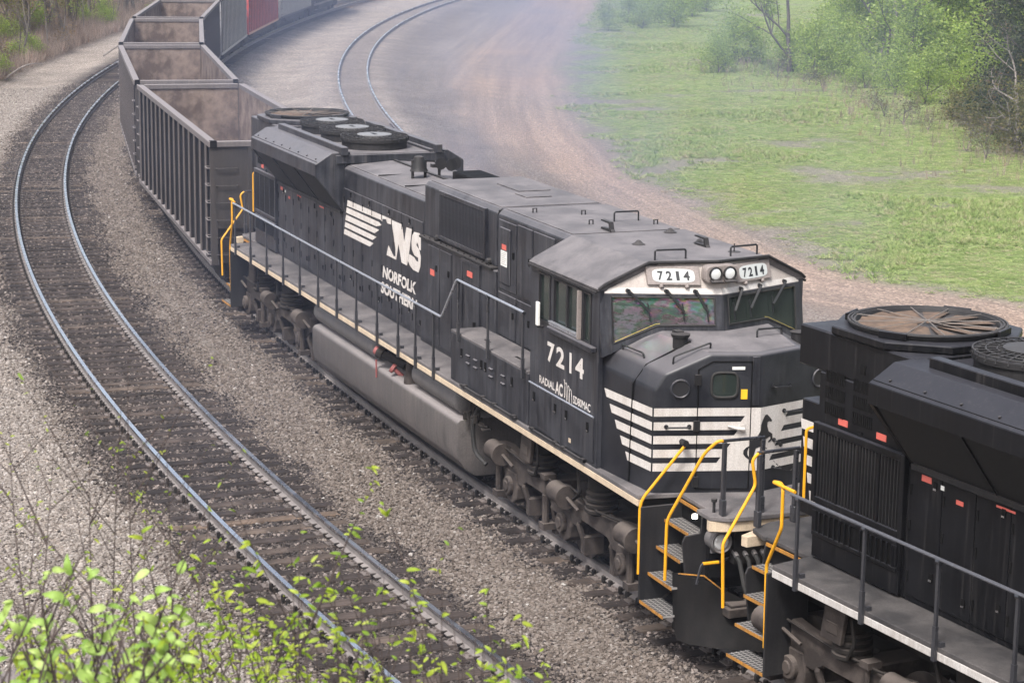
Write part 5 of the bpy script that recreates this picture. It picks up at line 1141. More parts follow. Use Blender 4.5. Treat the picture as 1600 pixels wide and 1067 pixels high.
def make_gondola(name, label, body, inside, sill, nrib=15, L=14.6):
    root = thing(name, label, 'gondola car', group='gondola cars of the coal train')
    h = L / 2; zb = 1.02
    for s in (-1, 1):
        m = MB(); m.box(-h, h, s * 1.41, s * 1.40, zb, CH - .12); part('side_wall', m, {'gon_out': 'gon_wall_shaded', 'gon_grey': 'gon_greywall_shaded', 'gon_red': 'gon_redwall_shaded'}.get(body, body), root)
        m = MB(); m.box(-h + .02, h - .02, s * 1.398, s * 1.392, zb + .1, CH - .13); part('inner_lining', m, inside, root)
        m = MB(); m.box(-h - .05, h + .05, s * 1.575, s * 1.39, CH - .14, CH); part('top_chord', m, 'gon_chord', root, .012)
        m = MB(); m.box(-h, h, s * 1.575, s * 1.36, zb - .12, zb); part('side_sill', m, sill, root, .01)
        rb = None
        for i in range(nrib):
            x = -h + .55 + i * (L - 1.1) / (nrib - 1)
            if rb is None:
                q = MB(); q.box(x - .05, x + .05, s * 1.41, s * 1.55, zb, CH - .14); rb = part('side_rib', q, {'gon_out': 'gon_wall_shaded', 'gon_grey': 'gon_greywall_shaded', 'gon_red': 'gon_redwall_shaded'}.get(body, body), root); x0 = x
                q = MB(); q.box(x - .10, x + .10, s * 1.55, s * 1.572, zb, CH - .14); fl = part('rib_flange', q, 'gon_flange_lit' if body == 'gon_out' else 'gon_pale' if body == 'gon_grey' else body, root)  # flange colour carries the painted edge light; pale on the grey car
            else: again(rb, root, (x - x0, 0, 0)); again(fl, root, (x - x0, 0, 0))
    for d in (-1, 1):
        m = MB(); m.box(d * h, d * (h - .04), -1.39, 1.39, 1.75, CH - .12); part('end_wall', m, body, root)
        m = MB(); m.add([(d * (h - .05), -1.385, CH - .14), (d * (h - .05), 1.385, CH - .14), (d * (h - .10), 1.385, 1.9), (d * (h - .10), -1.385, 1.9)], [(0, 1, 2, 3)]); part('inner_lining', m, inside, root)
        m = MB(); m.add([(d * (h - .10), -1.385, 1.9), (d * (h - .10), 1.385, 1.9), (d * (h - 1.5), 1.385, 1.15), (d * (h - 1.5), -1.385, 1.15)], [(0, 1, 2, 3)]); part('slope_sheet', m, 'gon_floor', root)
        m = MB(); m.box(d * (h + .05), d * (h - .09), -1.385, 1.385, CH - .14, CH - .005); part('end_chord', m, 'gon_chord', root, .012)
        for s in (-1, 1):
            m = MB(); m.box(d * (h + .01), d * (h - .12), s * 1.535, s * 1.38, zb - .1, CH - .145); part('corner_post', m, body, root)
            m = MB(); m.box(d * (h + .055), d * (h - .10), s * 1.54, s * 1.385, CH - .15, CH + .006); part('corner_cap', m, 'soot', root)
            for k in range(6):
                z = 1.15 + k * .40
                q = MB(); q.bend([(d * (h - .05), s * 1.535, z), (d * (h - .05), s * 1.60, z), (d * (h - .42), s * 1.60, z), (d * (h - .42), s * 1.50, z)], .014, 5, .02); part('side_rung', q, 'gon_chord', root)
                q = MB(); q.bend([(d * h, s * 1.40, z), (d * (h + .07), s * 1.40, z), (d * (h + .07), s * .92, z), (d * h, s * .92, z)], .014, 5, .02); part('end_rung', q, 'gon_out', root)
        m = MB(); m.box(d * (h + .0), d * (h - .25), -1.3, 1.3, .95, 1.18); m.box(d * (h - .06), d * (h - .12), -1.35, 1.35, 1.18, 1.75); part('end_sill', m, 'under_dark', root)
        for y in (-.62, .62):
            m = MB(); m.box(d * (h + .06), d * h, y - .05, y + .05, 1.2, CH - .15); part('end_post', m, body, root)
        m = MB(); m.box(d * h, d * (h + .42), -.09, .09, .72, .98); m.box(d * (h + .40), d * (h + .62), -.17, .15, .70, 1.02); part('coupler', m, 'coupler', root, .02)
        # four-wheel truck
        xc = d * (h - 1.9); t = MB()
        for s in (-1, 1): t.prism([(xc - 1.15, .45), (xc - 1.1, .62), (xc - .5, .86), (xc + .5, .86), (xc + 1.1, .62), (xc + 1.15, .45), (xc + .9, .38), (xc + .45, .30), (xc - .45, .30), (xc - .9, .38)], 'y', s * 1.0, s * 1.12)
        t.box(xc - .22, xc + .22, -1.1, 1.1, .55, .9); tr = part('truck', t, 'under_dark', root, .02)
        w0 = None
        for dx in (-.88, .88):
            for s in (-1, 1):
                w = MB(); w.lathe((xc + dx, s * .74, .45), [(.02, -s * .06), (.47, -s * .06), (.45, s * .07), (.30, s * .03), (.1, s * .05), (.02, s * .05)], 'y', 20); part('wheel', w, 'under_dark', tr, 0, True)
            a = MB(); a.cyl((xc + dx, -.7, .45), (xc + dx, .7, .45), .08, 8); part('axle', a, 'under_dark', tr)
    m = MB(); m.add([(-h + 1.5, -1.385, 1.15), (h - 1.5, -1.385, 1.15), (h - 1.5, 1.385, 1.15), (-h + 1.5, 1.385, 1.15)], [(0, 1, 2, 3)]); part('floor', m, 'gon_floor', root)
    m = MB(); m.box(-h + .1, h - .1, -.2, .2, .75, 1.1); part('centre_sill', m, 'under_dark', root)
    m = MB(); m.prism([(-h + 3.6, zb - .1), (h - 3.6, zb - .1), (h - 4.3, .45), (-h + 4.3, .45)], 'y', -1.25, 1.25); part('hopper_bottom', m, 'under_dark', root, .02)
    return root
cars = [
 ('dark brown rib-sided gondola car coupled behind locomotive 7214, empty', 'gon_out', 'gon_in', 'gon_chord'),
 ('dark brown gondola car, second behind locomotive 7214, pale dust arc inside', 'gon_out', 'gon_in', 'gon_chord'),
 ('dark brown gondola car, third behind locomotive 7214, rust brown inside', 'gon_out', 'gon_in', 'gon_chord'),
 ('dark gondola car, fourth behind locomotive 7214, between a brown and a grey car', 'gon_out', 'gon_in', 'gon_chord'),
 ('grey ribbed gondola car coupled ahead of the red one', 'gon_grey', 'gon_in', 'gon_pale'),
 ('red ribbed gondola car with an orange side sill', 'gon_red', 'gon_in', 'gon_orange'),
 ('pale grey gondola car coupled behind the red one, half hidden by smoke', 'gon_pale', 'gon_in', 'gon_out'),
 ('dark gondola car, last one seen in the smoke behind the pale car', 'gon_out', 'gon_in', 'gon_out')]
X, Y, tx, tY, nx, ny = arc('main', -21.0, -200, .1)
s0 = 8.75; first = None
for i, (lb, bo, ins, si) in enumerate(cars):
    if bo == 'gon_out' and first is not None:
        c = copy_tree(first); c['label'] = lb
    else:
        c = make_gondola('gondola_car', lb, bo, ins, si, 15 if bo == 'gon_out' else 19)
        if bo == 'gon_out': first = c
    # chord between the two truck centres
    j0, j1 = int((s0 - 5.4) / .1), int((s0 + 5.4) / .1)
    a, b = Vector((X[j0], Y[j0], 0)), Vector((X[j1], Y[j1], 0)); mid = (a + b) / 2
    c.location = mid; c.rotation_euler = (0, 0, math.atan2(a.y - b.y, a.x - b.x)); s0 += 15.85
# ------------------------------------------------------------------ vegetation
def bark(name, a, b):
    m, t, bs = newmat(name); n = noise_n(t, 1., 5, .7, coord_n(t, (9, 9, 2))); r = ramp_n(t, n.outputs[0], [(.3, a), (.7, b)])
    lk(t, r.outputs[0], bs.inputs['Base Color']); bs.inputs['Roughness'].default_value = .9; bump_n(t, n.outputs[0], bs, .6, .02); return m
M['bark_dark'] = bark('bark_dark', (.035, .028, .026), (.10, .082, .076)); M['bark_grey'] = bark('bark_grey', (.075, .066, .06), (.20, .175, .16)); M['bark_pale'] = bark('bark_pale', (.14, .12, .11), (.30, .265, .24))
M['twig_dark'] = bark('twig_dark', (.022, .015, .014), (.07, .05, .045))
def leaf_mat(name, a, b, c, trans=.45, veins=False):
    m, t, bs = newmat(name); g = t.nodes.new('ShaderNodeNewGeometry')
    oi = t.nodes.new('ShaderNodeObjectInfo'); f = math_n(t, 'FRACT', math_n(t, 'ADD', g.outputs['Random Per Island'], oi.outputs['Random']))
    r = ramp_n(t, f, [(0, a), (.5, b), (1, c)]); col = r.outputs[0]
    n = noise_n(t, 1.2, 3, .6, coord_n(t, kind='Object')); col = mix_n(t, 1.0, col, ramp_n(t, n.outputs[0], [(.3, (.72,) * 3), (.7, (1.2,) * 3)]).outputs[0], 'MULTIPLY')
    if veins:
        w = t.nodes.new('ShaderNodeTexWave'); w.inputs['Scale'].default_value = 6.; w.inputs['Distortion'].default_value = .6
        sx = t.nodes.new('ShaderNodeSeparateXYZ'); lk(t, coord_n(t), sx.inputs[0]); cb = t.nodes.new('ShaderNodeCombineXYZ')
        lk(t, math_n(t, 'SUBTRACT', sx.outputs[0], math_n(t, 'MULTIPLY', math_n(t, 'ABSOLUTE', sx.outputs[1]), .8)), cb.inputs[0]); lk(t, cb.outputs[0], w.inputs['Vector'])
        col = mix_n(t, 1.0, col, ramp_n(t, w.outputs[0], [(.2, (.86,) * 3), (.8, (1.08,) * 3)]).outputs[0], 'MULTIPLY'); bump_n(t, w.outputs[0], bs, .35, .02)
    lk(t, col, bs.inputs['Base Color']); bs.inputs['Roughness'].default_value = .5; bs.inputs['Specular IOR Level'].default_value = .35
    tl = t.nodes.new('ShaderNodeBsdfTranslucent'); lk(t, mix_n(t, 1.0, col, (1.25, 1.25, .7), 'MULTIPLY'), tl.inputs[0]); mx = t.nodes.new('ShaderNodeMixShader'); mx.inputs[0].default_value = trans
    lk(t, bs.outputs[0], mx.inputs[1]); lk(t, tl.outputs[0], mx.inputs[2]); lk(t, mx.outputs[0], t.nodes['Material Output'].inputs[0]); return m
M['leaf_spring'] = leaf_mat('leaves_spring_green', (.17, .25, .045), (.26, .36, .075), (.38, .45, .13))
M['leaf_olive'] = leaf_mat('leaves_olive', (.085, .095, .03), (.14, .14, .05), (.21, .17, .07))
M['leaf_dark'] = leaf_mat('leaves_dark', (.020, .035, .014), (.042, .06, .026), (.09, .10, .055))
M['leaf_bud'] = leaf_mat('leaves_bud_brown', (.12, .085, .05), (.18, .13, .08), (.26, .17, .09))
M['leaf_fg'] = leaf_mat('foreground_leaf', (.16, .28, .02), (.32, .44, .032), (.48, .55, .08), .5, True)
M['leaf_pale'] = leaf_mat('foreground_leaf_pale', (.20, .34, .06), (.34, .49, .12), (.48, .60, .20), .4, True)

def tree_meshes(seed, H, r0, spread=.5, levels=4, nleaf=3500, lsz=.16, lean=(0, 0), forks=3, low=.25, crown=1.0):
    rs = random.Random(seed); wood = MB(); tips = []
    def grow(p, d, L, r, lv):
        n = 4 if lv < 2 else 3; pts = [p.copy()]; rad = [r]
        for i in range(n):
            d = (d + Vector((rs.gauss(0, 1), rs.gauss(0, 1), rs.gauss(0, .6))) * (.10 + .05 * lv) + Vector((0, 0, .06 if lv else .0))).normalized()
            p = p + d * L / n; pts.append(p.copy()); rad.append(r * (1 - .45 * (i + 1) / n) if lv < levels else r * (1 - .9 * (i + 1) / n))
        wood.tube(pts, rad, 7 if lv == 0 else (5 if lv < 3 else 3), False)
        if lv >= levels - 1: tips.append((pts[1], pts[-1]))
        if lv < levels:
            k = forks + (1 if lv == 1 else 0)
            for j in range(k):
                t = rs.uniform(low if lv == 0 else .3, 1.0) if j else 1.0; q = pts[min(n, max(1, int(t * n)))]
                ax = d.orthogonal().normalized(); ax.rotate(Matrix.Rotation(rs.uniform(0, 6.28), 3, d)); nd = (d + ax * rs.uniform(.5, 1.1) * (spread * 2) * (.5 if j == 0 else 1)).normalized()
                grow(q.copy(), nd, L * rs.uniform(.52, .78), rad[min(n, max(1, int(t * n)))] * rs.uniform(.5, .75), lv + 1)
    grow(Vector((0, 0, -.2)), Vector((lean[0], lean[1], 1)).normalized(), H * .42, r0, 0)
    wm = wood.mesh('trunk'); 
    for p in wm.polygons: p.use_smooth = True
    V, F = [], []
    for i in range(nleaf):
        a, b = tips[rs.randrange(len(tips))]; t = rs.random(); c = a.lerp(b, t) + Vector((rs.gauss(0, .16), rs.gauss(0, .16), rs.gauss(0, .13))) * crown
        s = lsz * rs.uniform(.55, 1.25); u = Vector((rs.gauss(0, 1), rs.gauss(0, 1), rs.gauss(0, .6))).normalized(); w = u.orthogonal().normalized(); w.rotate(Matrix.Rotation(rs.uniform(0, 6.3), 3, u)); k = len(V)
        V += [c - u * s * .5, c + w * s * .3, c + u * s * .5, c - w * s * .3]; F.append((k, k + 1, k + 2, k + 3))
    cm = bpy.data.meshes.new('crown'); cm.from_pydata([tuple(v) for v in V], [], F); cm.update()
    return wm, cm
def place_tree(name, label, meshes, wood, leaf, loc, rz, sc, group=None, cat='tree'):
    z = float(ground_z(np.array([loc[0]]), np.array([loc[1]]))[0]); r = thing(name, label, cat, (loc[0], loc[1], z - .02), rz, group); r.scale = (sc[0], sc[0], sc[1]) if hasattr(sc, '__len__') else (sc,) * 3
    for nm, me, mt in (('trunk', meshes[0], wood), ('crown', meshes[1], leaf)):
        if me is None or (nm == 'crown' and not len(me.polygons)): continue
        o = bpy.data.objects.new(nm, me); COL.objects.link(o); o.parent = r
        if len(me.materials) == 0: me.materials.append(M[mt])
        o.material_slots[0].link = 'OBJECT'; o.material_slots[0].material = M[mt]
    return r
TR = {'slim': tree_meshes(11, 11, .15, .45, 4, 4200, .17, (.08, .05), 3, .28, 1.3), 'wide': tree_meshes(23, 12, .24, .62, 4, 15000, .15, (-.15, .1), 3, .18, 1.7), 'bare': tree_meshes(31, 12, .16, .42, 4, 700, .13, (.1, -.05), 3, .3),
      'bare2': tree_meshes(37, 13, .13, .38, 4, 420, .12, (-.06, .06), 3, .4), 'pole': tree_meshes(41, 14, .17, .30, 4, 900, .14, (.03, .02), 2, .55), 'dense': tree_meshes(53, 10, .2, .6, 4, 8000, .17, (0, 0), 4, .12, 1.6),
      'bush': tree_meshes(61, 3.4, .06, .75, 3, 3600, .12, (0, 0), 4, .05, 1.6), 'bush2': tree_meshes(67, 2.8, .05, .85, 3, 2800, .11, (.1, 0), 5, .05, 1.5), 'brush': tree_meshes(71, 2.6, .04, .9, 3, 260, .12, (0, 0), 5, .03, 1.2), 'thin': tree_meshes(91, 6.5, .055, .32, 3, 420, .12, (.05, .03), 3, .25, 1.1), 'crooked': tree_meshes(83, 8, .13, .55, 4, 300, .12, (.35, -.1), 3, .35)}
# trees at the right edge of the field
place_tree('young_tree', 'slim young tree with fresh green leaves at the edge of the field', TR['slim'], 'bark_dark', 'leaf_spring', (-79.3, 44.9), .6, .95)
place_tree('green_tree', 'wide green tree with a dark leaning trunk behind the brush', TR['wide'], 'bark_dark', 'leaf_spring', (-77.0, 51.0), 2.2, 1.0)
place_tree('crooked_tree', 'pale crooked bare tree in front of the dark thicket', TR['crooked'], 'bark_pale', 'leaf_bud', (-44.6, 35.8), 2.4, .85)
place_tree('young_tree', 'green leafy young tree between the brush and the wide tree', TR['slim'], 'bark_dark', 'leaf_spring', (-73.5, 47.5), 3.6, .62)
R1 = [('dense', 'leaf_dark', 'bark_dark', (-49.5, 40.5), 1.0), ('dense', 'leaf_dark', 'bark_dark', (-45.5, 38.6), .85), ('dense', 'leaf_dark', 'bark_grey', (-56, 45), 1.05), ('dense', 'leaf_olive', 'bark_grey', (-52, 42.5), .8), ('dense', 'leaf_olive', 'bark_grey', (-47.5, 42), .95), ('dense', 'leaf_olive', 'bark_grey', (-42.5, 38), .7)]
for i, (k, lf, bk, p, s) in enumerate(R1):
    place_tree('thicket_tree', 'dense dark thicket tree at the field edge behind the pale crooked tree' if lf == 'leaf_dark' else 'olive brown thicket tree among the dark ones at the field edge', TR[k], bk, lf, p, i * 1.7, s, 'dark thicket trees' if lf == 'leaf_dark' else 'olive thicket trees')
R2 = [(-63, 48.5, 'wide', .75), (-68, 52, 'wide', .9), (-88, 57, 'wide', 1.05), (-95, 63, 'slim', 1.1), (-102, 66, 'wide', 1.0), (-84, 64, 'slim', 1.2), (-71, 60, 'wide', 1.1), (-110, 74, 'wide', 1.15), (-92, 73, 'slim', 1.25), (-120, 82, 'wide', 1.2), (-62, 58, 'slim', 1.1), (-104, 82, 'wide', 1.2), (-78, 72, 'wide', 1.2), (-130, 94, 'wide', 1.3), (-112, 96, 'slim', 1.4), (-90, 86, 'wide', 1.3), (-70, 75, 'wide', 1.3)]
for i, (x, y, k, s) in enumerate(R2):
    place_tree('spring_tree', 'spreading tree in pale spring leaf in the wood behind the field' if k == 'wide' else 'slender tree in pale spring leaf in the wood behind the field', TR[k], 'bark_grey', 'leaf_spring', (x, y), i * 2.3, s, 'spreading trees behind the field' if k == 'wide' else 'slender trees behind the field')
B0 = [(-90 - 2.6 * i + (i % 4) * 1.3, 52.5 + 1.9 * i + (i % 5) * 2.2) for i in range(16)] + [(-82 + 1.9 * i, 48.5 + (i % 5) * 2.4) for i in range(16)]
for i, (x, y) in enumerate(B0): place_tree('understory_shrub', 'tall light green shrub filling the wood behind the field', TR['bush' if i % 2 else 'bush2'], 'bark_grey', 'leaf_spring', (x, y), i * 1.37, 1.25 + .3 * (i % 4), 'tall shrubs in the wood', 'bush')
B1 = [(-84, 43.0), (-81, 41.5), (-86.5, 46), (-76, 44.6), (-70.5, 44.5), (-66.5, 43.8), (-62.5, 43.0)] + [(-86 + 2.1 * k, 45.4 + (k % 3) * 1.9) for k in range(13)]
for i, (x, y) in enumerate(B1): place_tree('bush', 'leafy green bush growing at the foot of the trees by the field', TR['bush'], 'bark_dark', 'leaf_spring', (x, y), i * 1.9, .62 + .16 * (i % 4), 'bushes at the foot of the trees', 'bush')
B2 = [(-116 - 2.1 * i + (i % 3) * 1.5, 50.5 + 1.15 * i + (i % 4) * 1.7) for i in range(17)]
for i, (x, y) in enumerate(B2): place_tree('bush', 'rounded pale green shrub in the bank of shrubs at the far end of the field', TR['bush2' if i % 2 else 'bush'], 'bark_grey', 'leaf_spring', (x, y), i * 1.3, .85 + .15 * (i % 3), 'shrubs at the far end of the field', 'bush')
B3 = [(-60, 38.6), (-57.5, 37.8), (-55.0, 37.2), (-52.4, 36.8), (-50, 37.4), (-47.8, 36.6), (-45.5, 34.2), (-43.2, 33.6), (-41.3, 34.5), (-73.0, 42.6), (-70, 41.8), (-77.5, 43.2), (-66, 41)]
for i, (x, y) in enumerate(B3): place_tree('brush_clump', 'tangle of bare brown brush at the edge of the grass', TR['brush'], 'bark_grey', 'leaf_olive', (x, y), i * 2.1, .62 + .14 * (i % 3), 'bare brush along the grass edge', 'bush')
B4 = [(-47.5, 37.6), (-45.2, 36.4), (-43.4, 35.4), (-41.6, 35.6), (-50.3, 38.6), (-53, 39.4), (-40.2, 36.2), (-44.5, 38.0), (-42.6, 36.8), (-55.5, 40.2), (-48.8, 39.4), (-39.2, 34.8)]
for i, (x, y) in enumerate(B4): place_tree('bush', 'olive leaved bush in front of the dark thicket by the field', TR['bush2' if i % 2 else 'bush'], 'bark_grey', 'leaf_olive', (x, y), i * 1.6, .7 + .15 * (i % 3), 'olive bushes before the thicket', 'bush')
# woods beyond the outer track, upper left
rs = random.Random(5); n = 0
def inview(px, py, x, y, z):
    return True
for i in range(110):
    x = -80 - rs.random() * 90; off = 7.0 + rs.random() * 26 * (.35 + .65 * rs.random()); y = float(ty('left', x)) - off * 1.02
    k = ['bare', 'bare2', 'pole', 'slim', 'bare2', 'pole', 'bare'][i % 7]
    lf = 'leaf_spring' if k == 'slim' else ('leaf_olive' if i % 2 else 'leaf_bud')
    nm = {'bare': 'bare branching grey tree', 'bare2': 'thin bare grey tree', 'pole': 'tall straight dark trunk tree', 'slim': 'young tree with green leaves'}[k]
    place_tree('woodland_tree', nm + ' in the wood beyond the outer track', TR[k], 'bark_dark' if k == 'pole' else 'bark_grey', lf, (x, y), i * 1.1, .7 + rs.random() * .5, {'bare': 'bare branching trees', 'bare2': 'thin bare trees', 'pole': 'tall straight trees', 'slim': 'young green trees'}[k] + ' in the wood')
for i in range(60):
    x = -74 - rs.random() * 62; y = float(ty('left', x)) - 6.0 - rs.random() * 9
    g = i % 3 == 0
    place_tree('undergrowth_bush' if g else 'brush_clump', 'green bush among the trunks beyond the outer track' if g else 'dry bare brush below the wood beyond the outer track', TR['bush2' if g else 'brush'], 'bark_grey', 'leaf_spring' if g else 'leaf_bud', (x, y), i * 1.7, .6 + .5 * rs.random(), 'green bushes below the wood' if g else 'dry brush below the wood', 'bush')
for i in range(120):
    x = -84 - rs.random() * 62; y = float(ty('left', x)) - 6.6 - rs.random() ** 1.3 * 19; g = i % 5 == 0
    place_tree('woodland_sapling', 'thin green budding sapling among the trunks beyond the outer track' if g else 'thin bare woodland sapling beyond the outer track', TR['thin'], 'bark_grey' if i % 3 else 'bark_dark', 'leaf_spring' if g else ('leaf_olive' if i % 2 else 'leaf_bud'), (x, y), i * 1.3, .7 + rs.random() * .7, 'green saplings in the wood' if g else 'bare saplings in the wood')
# fallen pale branches on the bank
for (x, y, a, L, lb) in ((-99.5, 11.3, 2.2, 3.2, 'pale fallen branch lying on the bank by the outer track near the cars'), (-86, 3.6, 1.9, 2.2, 'pale bent dead branch standing on the dry bank')):
    z = float(ground_z(np.array([x]), np.array([y]))[0]); q = MB(); q.tube([(x + math.cos(a) * L * t, y + math.sin(a) * L * t, z + .1 + .55 * math.sin(t * 2.2) + .25 * t) for t in (0, .2, .4, .6, .8, 1)], [.06, .055, .05, .045, .035, .02], 6); tag(part('fallen_branch', q, 'bark_pale', None, 0, True), lb, 'branch')

# grass and dry stems (stuff)
M['blade'] = rnd_mat('grass_blades', [(0, (.20, .28, .08)), (.35, (.29, .395, .115)), (.70, (.40, .48, .18)), (.90, (.49, .47, .27)), (1, (.44, .36, .24))], .7, .35)
M['dry'] = rnd_mat('dry_stems', [(0, (.13, .10, .08)), (.4, (.24, .19, .16)), (.8, (.36, .29, .25)), (1, (.20, .11, .07))], .9)
def scatter_field(nm, n, mat, shape, label, cat, xr, dens, hmin, hmax, width=.5):
    X = -10 - (rng.random(n) ** 1.25) * (xr + 10 * -1 if False else xr); Y = grass_edge(X) + rng.uniform(-2, 75, n) * np.clip(.35 - X / 160, .35, 1)
    ge = Y - grass_edge(X); nzz = fbm(X, Y, 3.0, 5); gr = sstep(-.8, 2.4, ge + (nzz - .5) * 2.2 + (fbm(X, Y, 1.1, 6) - .5) * 1.2); pt = sstep(.62, .76, fbm(X, Y, 5.0, 40) * .6 + fbm(X, Y, 1.7, 44) * .4 + .06 * np.exp(-ge / 10))
    lush = .25 + 1.3 * sstep(.45, .65, fbm(X, Y, 6.5, 80)); k = rng.random(n) < gr * (1 - pt * .95) * dens(X, Y, ge); X, Y, lush = X[k], Y[k], lush[k]; m_ = len(X)
    h = rng.uniform(hmin, hmax, m_) * lush; Z = ground_z(X, Y); w = width * rng.uniform(.7, 1.4, m_)
    gn_scatter(nm, np.stack([X, Y, Z + h * .25], 1), np.stack([np.zeros(m_), np.zeros(m_), rng.uniform(0, 6.3, m_)], 1), np.stack([w, w, h], 1), mat, shape, label, cat)
scatter_field('meadow_grass', 200000, 'blade', sh_tuft(11, 1.0, .034, .6, 2), 'short uneven green grass of the field', 'grass', 130, lambda X, Y, g: np.ones_like(X), .05, .13, .34)
nD = 14000; X = -58 - rng.random(nD) * 85; Y = ty('left', X) - 5.6 - rng.random(nD) ** 1.4 * 12; Z = ground_z(X, Y); h = rng.uniform(.25, .95, nD)
gn_scatter('dry_grass', np.stack([X, Y, Z + h * .3], 1), np.stack([rng.normal(0, .15, nD), rng.normal(0, .15, nD), rng.uniform(0, 6.3, nD)], 1), np.stack([h * .7, h * .7, h], 1), 'dry', sh_tuft(7, 1.0, .018, .5, 5), 'pale dry grass and stems on the bank beyond the outer track', 'grass')
nD = 900; X = -36 - rng.random(nD) * 52; Y = np.interp(X, [-90, -80, -66, -57, -48, -40, -36], [46, 43.5, 41.5, 38.5, 36.2, 33.4, 32.5]) + rng.normal(0, 2.4, nD); Z = ground_z(X, Y); h = rng.uniform(.2, .7, nD)
gn_scatter('dry_weeds', np.stack([X, Y, Z + h * .3], 1), np.stack([rng.normal(0, .15, nD), rng.normal(0, .15, nD), rng.uniform(0, 6.3, nD)], 1), np.stack([h * .6, h * .6, h], 1), 'dry', sh_tuft(6, 1.0, .016, .5, 6), 'dry brown weed stems along the edge of the field', 'weeds')

# ------------------------------------------------------------------ foreground saplings on the brink below the camera
def leaf_mesh(L, Wd, fold=.25, droop=.25, n=7):
    V, F = [], []
    for i in range(n + 1):
        t = i / n; w = Wd * 1.55 * (t ** .55) * (1 - t) ** .95 * .62 if 0 < t < 1 else 0.; x = L * t; z = -droop * L * t * t
        V += [(x, -w, z + fold * w), (x, 0, z), (x, w, z + fold * w)]
    for i in range(n):
        a = 3 * i; F += [(a, a + 1, a + 4, a + 3), (a + 1, a + 2, a + 5, a + 4)]
    me = bpy.data.meshes.new('leaf'); me.from_pydata(V, [], F); me.update()
    for p in me.polygons: p.use_smooth = True
    bm = bmesh.new(); bm.from_mesh(me); bmesh.ops.remove_doubles(bm, verts=bm.verts, dist=1e-5); bm.to_mesh(me); bm.free()
    return me
LEAF = {'big': leaf_mesh(.050, .029, .45, .35), 'mid': leaf_mesh(.033, .0155, .4, .45), 'small': leaf_mesh(.024, .011, .3, .3), 'bud': leaf_mesh(.018, .008, .3, .2, 3)}
for k, mt in (('big', 'leaf_pale'), ('mid', 'leaf_fg'), ('small', 'leaf_fg'), ('bud', 'leaf_fg')): LEAF[k].materials.append(M[mt])
FX = 3393.4
def ray_pt(u, v, dist):
    d = _d + _r2 * ((u - 800) / FX) - _u2 * ((v - 533.5) / FX); return CAM + d * dist
def sapling(name, label, u, v, dist, topu, topv, kind, nleaf, rs, r=.006, sub=3, group=None, lmat=None, spread=1.0, budn=0):
    """a stem growing from the brink below the frame: (u,v) and dist fix where it enters the view, (topu,topv) its tip"""
    base = ray_pt(u, v, dist); gz = float(ground_z(np.array([base.x]), np.array([base.y]))[0]); foot = Vector((base.x + rs.uniform(-.1, .1), base.y + rs.uniform(-.1, .1), gz - .03))
    tip = ray_pt(topu, topv, dist + rs.uniform(-.25, .25)); root = thing(name, label, 'sapling', foot, 0, group)
    mid = (foot + tip) / 2 + Vector((rs.uniform(-.06, .06), rs.uniform(-.06, .06), .03))
    def bez(t): return foot * (1 - t) ** 2 + mid * 2 * t * (1 - t) + tip * t * t
    st = MB(); pts = [bez(k / 10) - foot for k in range(11)]; st.tube(pts, [r * (1 - .75 * k / 10) for k in range(11)], 6)
    twigs = [[bez(.45 + .055 * k) - foot for k in range(11)]]
    for j in range(sub):
        t = rs.uniform(.35, .85); p = bez(t) - foot; d = ((tip - foot).normalized() + (_r2 * rs.choice((-1, 1)) * rs.uniform(.5, 1.2) + _d * rs.uniform(-.7, .7)) * spread).normalized(); L = (tip - foot).length * rs.uniform(.22, .42)
        tw = []
        for k in range(5): tw.append(p + d * L * k / 4 + Vector((0, 0, -.03 * L * (k / 4) ** 2)))
        st.tube(tw, [r * .55 * (1 - .7 * k / 4) for k in range(5)], 5); twigs.append(tw)
    o = part('stem', st, 'twig_dark', root, 0, True)
    for i in range(nleaf + budn):
        tw = twigs[rs.randrange(len(twigs))]; f = rs.random() * (len(tw) - 1); a = tw[int(f)].lerp(tw[min(len(tw) - 1, int(f) + 1)], f % 1); ax = (tw[-1] - tw[0]).normalized()
        sd = (ax.cross(_d) * rs.choice((-1, 1)) + Vector((rs.gauss(0, .5), rs.gauss(0, .5), rs.gauss(0, .3)))).normalized(); dr = (sd + ax * rs.uniform(.1, .7) + Vector((0, 0, rs.uniform(-.9, .25)))).normalized()
        kk = 'bud' if i >= nleaf else kind if rs.random() < .75 else {'big': 'mid', 'mid': 'small', 'small': 'bud', 'bud': 'small'}[kind]
        me = LEAF[kk]; s = rs.uniform(.5, 1.2); up = Vector((rs.gauss(0, .45), rs.gauss(0, .45), .75)) - Vector((_d.x, _d.y, 0)) * rs.uniform(.2, 1.5)
        z = (up - dr * up.dot(dr)).normalized(); y = z.cross(dr)
        lo = bpy.data.objects.new('leaf', me); COL.objects.link(lo); lo.parent = root
        lo.matrix_local = Matrix.Translation(a) @ Matrix((dr, y, z)).transposed().to_4x4() @ Matrix.Scale(s, 4)
    return root
rs = random.Random(77)
